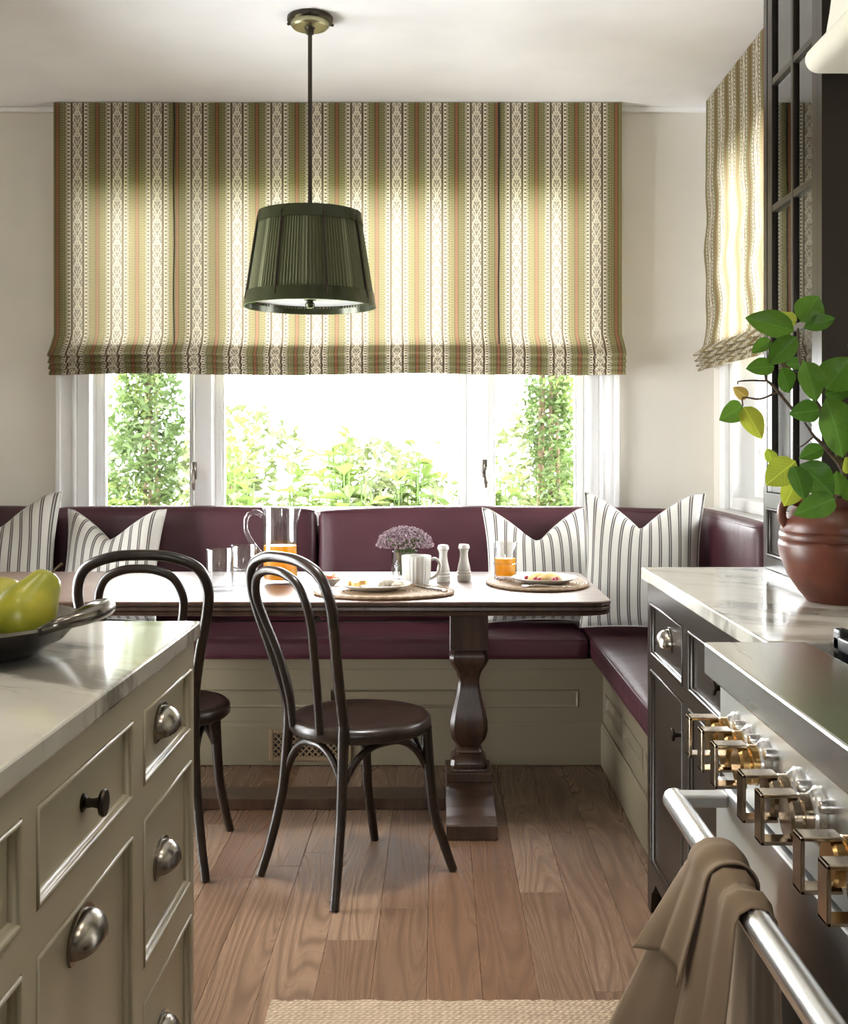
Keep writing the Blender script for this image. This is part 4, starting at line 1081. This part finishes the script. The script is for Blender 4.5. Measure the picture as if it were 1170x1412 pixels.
for k, (dx, dy, rz) in enumerate(((-.02, .012, .2), (.022, .0, -.3))):
    roll('melon_slice', ('yellow melon slice beside the berries', 'yellow melon slice nearest the plate rim')[k], 'fruit', (.375 + dx, 3.98 + dy, zP), rz, .085, .014, 'toast', 'melon slices on the right breakfast plate')
for k, (dx, dy) in enumerate(((-.062, .012), (-.034, -.032), (-.022, -.046), (.028, -.040), (.038, -.03))):
    mb = MB(); mb.lathe([(0, 0), (.006, .001), (.0095, .006), (.0085, .012), (.004, .0155), (0, .016)], n=14)
    tag(mb.build('raspberry', 'berry', smooth=True, auto=90, loc=(.375 + dx, 3.98 + dy, zP + .001)), 'dark red berry on the plate with melon slices', 'berry', 'berries on the melon plate')
def cutlery(name, label, p0, p1, kind):
    a, b = Vector(p0), Vector(p1); d = (b - a); L = d.length; rz = math.atan2(d.y, d.x)
    root = thing(name, label, name, p0, rz)
    if kind == 'knife':
        mb = MB(); mb.rings([[(x, -w, 0.0008), (x, w, .0008), (x, w, t), (x, -w, t)] for x, w, t in ((0, .004, .004), (.01, .007, .006), (.085, .0065, .006), (.09, .004, .004))]); mb.build('handle', 'steel_polished', root, loc=L0)
        mb = MB(); mb.rings([[(x, -w * .5, .001), (x, w, .001), (x, w, .0028), (x, -w * .5, .0028)] for x, w in ((.088, .006), (.10, .010), (L - .03, .010), (L - .008, .006), (L, .001))]); mb.build('blade', 'steel_polished', root, loc=L0)
    else:
        mb = MB(); mb.rings([[(x, -w, z), (x, w, z), (x, w, z + .0022), (x, -w, z + .0022)] for x, w, z in ((0, .006, .0008), (.03, .006, .001), (.08, .003, .004), (.115, .003, .006), (.125, .010, .005), (.145, .011, .002), (.146, .011, .002))]); mb.build('handle', 'steel_polished', root, loc=L0)
        for k in range(4):
            yy = -.0093 + k * .0062; MB().tube([(.144, yy, .0032), (.165, yy, .0025), (L, yy * .9, .0065)], [.0016, .0016, .0009], 5).build('tine', 'steel_polished', root, loc=L0)
cutlery('knife', 'steel table knife on the placemat right of the ribbed mug', (.028, 3.735, zM), (-.075, 3.90, zM), 'knife')
cutlery('fork', 'steel table fork in front of the melon plate', (.452, 3.845, zM), (.285, 3.865, zM), 'fork')
def tumbler(label, x, y, r, h, z=zT, juice=0, group='drinking glasses'):
    root = thing('drinking_glass', label, 'glass', (x, y, z), group=group); t = .0028; b = .012
    mb = MB(); mb.lathe([(0, 0), (r * .90, 0), (r * .93, .003), (r, h - .002), (r - t * .5, h), (r - t, h - .002), (r * .93 - t, b + .004), (r * .86 - t, b), (0, b)], n=40); mb.build('glass_wall', 'clear_glass', root, smooth=True, auto=50, loc=L0)
    mb = MB(); 
    mb.tube([(r * 1.0 * math.cos(2 * PI * j / 40), r * 1.0 * math.sin(2 * PI * j / 40), h * .42) for j in range(40)], .0018, 6, closed=True); mb.build('rib_band', 'clear_glass', root, smooth=True, loc=L0)
    if juice:
        e = .0004; mb = MB(); mb.lathe([(0, b + e), (r * .86 - t - e, b + e), (r * .93 - t - e, b + .004), (r * (.93 + .07 * juice / h) - t - e, juice), (0, juice)], n=40); o = mb.build('juice', 'orange_juice', root, smooth=True, auto=40, loc=L0); o['label'] = 'orange juice'
tumbler('empty clear tumbler standing in front of the jug, foremost of two', -.728, 3.83, .046, .140)
tumbler('empty clear tumbler next to the jug, behind its twin', -.672, 3.98, .046, .140)
tumbler('clear tumbler half full of orange juice on the right placemat', .245, 4.10, .043, .132, zM, .072)
jg = thing('glass_jug', 'ribbed clear glass jug half full of orange juice', 'jug', (-.555, 4.04, zT))
h = .268; prof_o = [(0, 0), (.056, 0), (.062, .004), (.0635, .02), (.0615, .12), (.060, .20), (.062, .25), (.064, h)]
prof_i = [(.0612, h), (.059, .25), (.057, .20), (.0585, .12), (.0605, .03), (.056, .016), (0, .014)]
mb = MB(); mb.lathe(prof_o + prof_i, n=72, mod=lambda a, z: 1 + (.012 * math.cos(24 * a) if .03 < z < .24 else 0) + (.22 * max(0, math.cos(a)) ** 12 * max(0, (z - .22) / .05) if z > .22 else 0))
mb.build('jug_wall', 'clear_glass', jg, smooth=True, auto=70, loc=L0)
mb = MB(); mb.lathe([(0, .0145), (.0545, .0165), (.0588, .03), (.0573, .12), (.0570, .134), (0, .134)], n=48); o = mb.build('juice', 'orange_juice', jg, smooth=True, auto=40, loc=L0); o['label'] = 'orange juice'
mb = MB(); mb.tube(cr([(-.058, 0, .235), (-.085, 0, .252), (-.115, 0, .238), (-.122, 0, .195), (-.105, 0, .15), (-.078, 0, .115), (-.060, 0, .095)], 6), .0085, 12); mb.build('handle', 'clear_glass', jg, smooth=True, loc=L0)
# mug
mg = thing('ribbed_mug', 'white ribbed ceramic mug with round handle', 'mug', (-.072, 3.985, zT))
mb = MB(); mb.lathe([(0, 0), (.040, 0), (.044, .004), (.048, .03), (.050, .085), (.052, .102), (.0495, .104), (.047, .100), (.044, .03), (.038, .008), (0, .007)], n=96, mod=lambda a, z: 1 + (.032 * math.cos(24 * a) if .006 < z < .09 else 0))
mb.build('cup', 'ceramic', mg, smooth=True, auto=60, loc=L0)
mb = MB(); mb.tube(cr([(.048, 0, .088), (.066, 0, .092), (.082, 0, .075), (.080, 0, .050), (.064, 0, .030), (.046, 0, .022)], 6), .0055, 10); mb.build('handle', 'ceramic', mg, smooth=True, loc=L0)
def shaker(label, x, y):
    root = thing('shaker', label, 'shaker', (x, y, zT), group='salt and pepper shakers')
    mb = MB(); mb.lathe([(0, 0), (.024, 0), (.0255, .004), (.0255, .022), (.0235, .024), (.0250, .027), (.0250, .034), (.0230, .036), (.0240, .039), (.0225, .048), (.017, .072), (.0145, .090), (.0145, .104), (.0165, .108), (.0165, .112), (.0165, .1125), (0, .112)], n=32); mb.build('body', 'ceramic', root, smooth=True, auto=40, loc=L0)
    mb = MB(); mb.lathe([(0, .1128), (.0175, .1128), (.0205, .116), (.0205, .124), (.017, .131), (0, .133)], n=32); mb.build('cap', 'ceramic', root, smooth=True, auto=40, loc=L0)
shaker('white ceramic shaker next to the mug handle', .022, 4.085); shaker('white ceramic shaker on the side away from the mug', .097, 4.12)
# vase of small mauve flowers
vs = thing('flower_vase', 'glass vase with dome of tiny mauve flowers', 'vase', (-.118, 4.185, zT))
mb = MB(); mb.lathe([(0, 0), (.044, 0), (.048, .004), (.049, .10), (.0475, .101), (.046, .10), (.0455, .012), (0, .010)], n=40); mb.build('glass_wall', 'clear_glass', vs, smooth=True, auto=50, loc=L0)
rv = random.Random(11)
mb = MB()
for k in range(40):
    a = rv.uniform(0, 2 * PI); r = .034 * math.sqrt(rv.random()); b = rv.uniform(0, 2 * PI); ra = .030 * math.sqrt(rv.random())
    mb.tube([(ra * math.cos(b), ra * math.sin(b), .014), (r * math.cos(a), r * math.sin(a), .098), (r * 2.2 * math.cos(a), r * 2.2 * math.sin(a), .150)], .0014, 5)
o = mb.build('stems', 'stem_green', vs, loc=L0); o['kind'] = 'stuff'
mb = MB()
for k in range(1500):
    a = rv.uniform(0, 2 * PI); u = rv.random(); th = math.acos(1 - u * 1.05) if u < .95 else PI / 2; rr = rv.uniform(.86, 1.03)
    c = Vector((.103 * rr * math.sin(th) * math.cos(a), .103 * rr * math.sin(th) * math.sin(a), .118 + .072 * rr * math.cos(th)))
    s = rv.uniform(.0022, .0042); m_ = Matrix.Translation(c) @ Euler((rv.uniform(0, 6), rv.uniform(0, 6), 0)).to_matrix().to_4x4()
    bmesh.ops.create_icosphere(mb.bm, subdivisions=0 or 1, radius=s, matrix=m_)
o = mb.build('blossoms', 'blossom', vs, loc=L0); o['kind'] = 'stuff'

# ================================================================== RUG
rgx0, rgx1, ry1 = -.372, .470, 2.557
ru = thing('jute_runner', 'tan woven jute runner rug with short fringe', 'rug', (.05, 1.3, 0))
mb = MB(); n = 60; G = []
for k in range(3):
    G.append([(rgx0 + (rgx1 - rgx0) * j / n, [ -1.5, -1.5, 0][k], [0.001, .008, 0][k]) for j in range(n + 1)])
rj = random.Random(2); ed = [ry1 + rj.uniform(-.004, .004) for _ in range(n + 1)]
def rug_ring(y): return None
top = [(rgx0 + (rgx1 - rgx0) * j / n) for j in range(n + 1)]
vb = [[mb.bm.verts.new((x, y, z)) for x in top] for (y, z) in ((-1.5, .001), (-1.5, .009))]
vt = [[mb.bm.verts.new((x, ed[j], z)) for j, x in enumerate(top)] for z in (.009, .001)]
rows = [vb[0], vb[1], vt[0], vt[1], vb[0]]
for a, b in zip(rows[:-1], rows[1:]):
    for j in range(n): mb.face((a[j], a[j + 1], b[j + 1], b[j]))
mb.face([r[0] for r in rows[:-1]]); mb.face([r[-1] for r in reversed(rows[:-1])])
mb.build('weave', 'jute', ru)
mb = MB()
for j in range(150):
    x = rgx0 + (rgx1 - rgx0) * (j + rj.random()) / 150; y = ry1 - .004
    mb.tube([(x, y, .006), (x + rj.uniform(-.003, .003), y + .007, .005), (x + rj.uniform(-.006, .006), y + rj.uniform(.010, .018), .0025)], .0013, 5)
o = mb.build('fringe', 'jute', ru); o['kind'] = 'stuff'

# ================================================================== ADDED CEILING DOWNLIGHTS, out of view (kitchen side)
def downlight(x, y, e, label, cone=110, soft=.05, col=(1, .90, .76)):  # an unseen ceiling lamp, added for the light it gives
    root = thing('added_downlight', label, 'light', (x, y, ZC), group='added unseen downlights')
    mb = MB(); R = [[(r * math.cos(2 * PI * j / 32), r * math.sin(2 * PI * j / 32), z) for j in range(32)] for r, z in ((.062, -.0005), (.062, -.004), (.046, -.006), (.046, -.0005))]
    mb.rings(R, True, False); mb.build('trim_ring', 'white_trim', root, smooth=True, auto=30, loc=L0)
    MB().lathe([(0, -.0012), (.045, -.0012), (.045, -.0006), (0, -.0006)], n=32).build('lens', 'added_lens_glow', root, loc=L0)
    d = bpy.data.lights.new('added_beam', 'SPOT'); d.energy = e; d.spot_size = math.radians(cone); d.spot_blend = .8; d.shadow_soft_size = soft; d.color = col
    l = bpy.data.objects.new('added_beam', d); C.objects.link(l); l.parent = root; l.location = (0, 0, -.02)
for k, (x, y) in enumerate(((0.0, 1.9), (.10, 1.0), (-1.0, 1.9), (-1.0, .8))):  # unseen lamps, added as fill over the aisle and island
    downlight(x, y, 14, ('added unseen downlight above the aisle between island and counter', 'added unseen downlight above the aisle beside the cooker', 'added unseen downlight above the far island end', 'added unseen downlight above the island middle')[k])

downlight(-.10, 2.98, 185, 'added unseen downlight above the open floor before the table', 46, .14, (1, .98, .97))  # unseen spot, added to bring the pale pool onto the floor

# ================================================================== GARDEN
gd = MB().box(-14, 14, YW + .25, 40, -.5, -.35).build('ground', 'grass'); tag(gd, 'pale sunlit lawn beyond the window', 'lawn', kind='structure')
rgn = random.Random(77)
def leafy(mb, c, axes, n, size, elong=2.0, fill=.55):
    for k in range(n):
        while True:
            p = Vector((rgn.uniform(-1, 1), rgn.uniform(-1, 1), rgn.uniform(-1, 1)))
            if fill < p.length <= 1 or (p.length <= 1 and rgn.random() < .15): break
        q = Vector(c) + Vector((p.x * axes[0], p.y * axes[1], p.z * axes[2]))
        s = size * rgn.uniform(.6, 1.25); R = Euler((rgn.uniform(-1.2, 1.2), rgn.uniform(-1.2, 1.2), rgn.uniform(0, 6.3))).to_matrix()
        pts = [R @ Vector(v) * s + q for v in ((0, -elong / 2, 0), (.42, -.1, .08), (0, elong / 2, -.05), (-.42, -.1, .08))]
        vs = [mb.bm.verts.new(v) for v in pts]; mb.face((vs[0], vs[1], vs[2])); mb.face((vs[0], vs[2], vs[3]))
def nb(mb, name, mat, parent):
    me = bpy.data.meshes.new(name); mb.bm.to_mesh(me); mb.bm.free(); me.materials.append(MAT[mat])
    o = bpy.data.objects.new(name, me); C.objects.link(o); o.parent = parent; off = parent.location; o.location = (-off[0], -off[1], -off[2]); o['kind'] = 'stuff'; return o
def shrub(name, label, x, y, z0, h, rx, ry, n, size, mat, mat2=None, trunk=True, group=None, lumps=9):
    root = thing(name, label, 'shrub' if h < 3 else 'tree', (x, y, -.35), group=group)
    mb = MB(); mb2 = MB()
    for k in range(lumps):
        t = (k + .5) / lumps; c = (x + rgn.uniform(-.35, .35) * rx, y + rgn.uniform(-.3, .3) * ry, z0 + h * t)
        leafy(mb if (k % 3 or not mat2) else mb2, c, (rx * rgn.uniform(.65, .95), ry * rgn.uniform(.7, 1), h / lumps * 1.25), n // lumps, size)
    nb(mb, 'foliage', mat, root)
    if mat2: nb(mb2, 'young_foliage', mat2, root)
    else: mb2.bm.free()
    if trunk:
        for k in range(4):
            dx = rgn.uniform(-.4, .4) * rx; MB().tube(cr([(x + dx * .3, y, -.36), (x + dx, y, z0 + h * .25), (x + dx * .6, y, z0 + h * .8)], 4), .012, 6).build('trunk', 'bark', root, smooth=True)
shrub('climbing_shrub', 'tall leafy climbing shrub seen through the left casement', -1.63, 6.45, -.35, 2.9, .26, .25, 9500, .030, 'foliage_dark', 'foliage_light')
shrub('climbing_shrub', 'dense bushy column of greenery seen through the right casement', .635, 6.45, -.35, 3.0, .17, .22, 9000, .025, 'foliage_dark', 'foliage_light')
shrub('garden_bush', 'pale bush next to the climbing shrub outside the left casement', -1.28, 6.8, -.35, 1.7, .22, .3, 1500, .035, 'foliage_light')
def leaf_clump(label, x, y, z0, h, r, n, size, mat, group):
    root = thing('border_plant', label, 'plant', (x, y, -.35), group=group); mb = MB(); ms = MB()
    for k in range(n):
        a = rgn.uniform(0, 6.28); rr = r * rgn.random() ** .5; top = Vector((x + rr * math.cos(a), y + rr * math.sin(a), z0 + h * rgn.uniform(.55, 1.0)))
        base = Vector((x + rr * .4 * math.cos(a), y + rr * .4 * math.sin(a), -.35)); ms.tube([base, base.lerp(top, .5), top], .005, 4)
        for q in range(11):
            t = rgn.uniform(.45, 1.0); p = base.lerp(top, t); b = rgn.uniform(0, 6.28); el = rgn.uniform(.1, .9)
            d = Vector((math.cos(b) * math.cos(el), math.sin(b) * math.cos(el), math.sin(el))); s = size * rgn.uniform(.6, 1.2)
            sd = d.cross(Vector((0, 0, 1))).normalized() * s * .26; up = sd.cross(d).normalized() * s * .06
            v = [mb.bm.verts.new(c) for c in (p, p + d * s * .45 + sd + up, p + d * s - Vector((0, 0, s * .18)), p + d * s * .45 - sd + up)]
            mb.face((v[0], v[1], v[2])); mb.face((v[0], v[2], v[3]))
    nb(mb, 'leaves', mat, root); o = nb(ms, 'stems', 'stem_green', root)
spots = [(-1.10, 6.2, 1.10), (-.78, 6.9, 1.24), (-.46, 6.2, 1.30), (-.16, 6.9, 1.20), (.10, 6.15, 1.10), (.36, 6.8, 1.14), (-1.40, 7.6, 1.2)]
for k, (x, y, zt2) in enumerate(spots):
    leaf_clump(('yellow green border plant outside beside the left mullion', 'light green border plant outside behind the glass jug', 'tallest light green border plant outside the middle pane', 'light green border plant outside above the flower vase', 'darker green border plant outside beside the right mullion', 'light green border plant outside the right casement', 'light green border plant behind the climbing shrub outside')[k], x, y, -.35, zt2 + .42, .145, 26, .15, 'foliage_light' if k != 4 else 'foliage_dark', 'border plants outside the window')
MID = ('pale yellow green bush in the middle of the lawn', 'pale bush on the lawn between two taller bushes', 'rounded pale bush on the lawn behind the right mullion', 'pale bush on the lawn past the right casement', 'pale bush on the lawn past the left casement')
for k, (x, y, h, r) in enumerate(((-1.7, 9.6, 1.75, .62), (-.35, 9.9, 1.5, .62), (.95, 9.7, 1.95, .60), (2.3, 9.8, 1.8, .62), (-3.1, 9.6, 1.9, .62))):
    shrub('lawn_bush', MID[k], x, y, -.35, h, r, .5, 2600, .060, 'foliage_pale', trunk=False, group='bushes on the lawn', lumps=6)
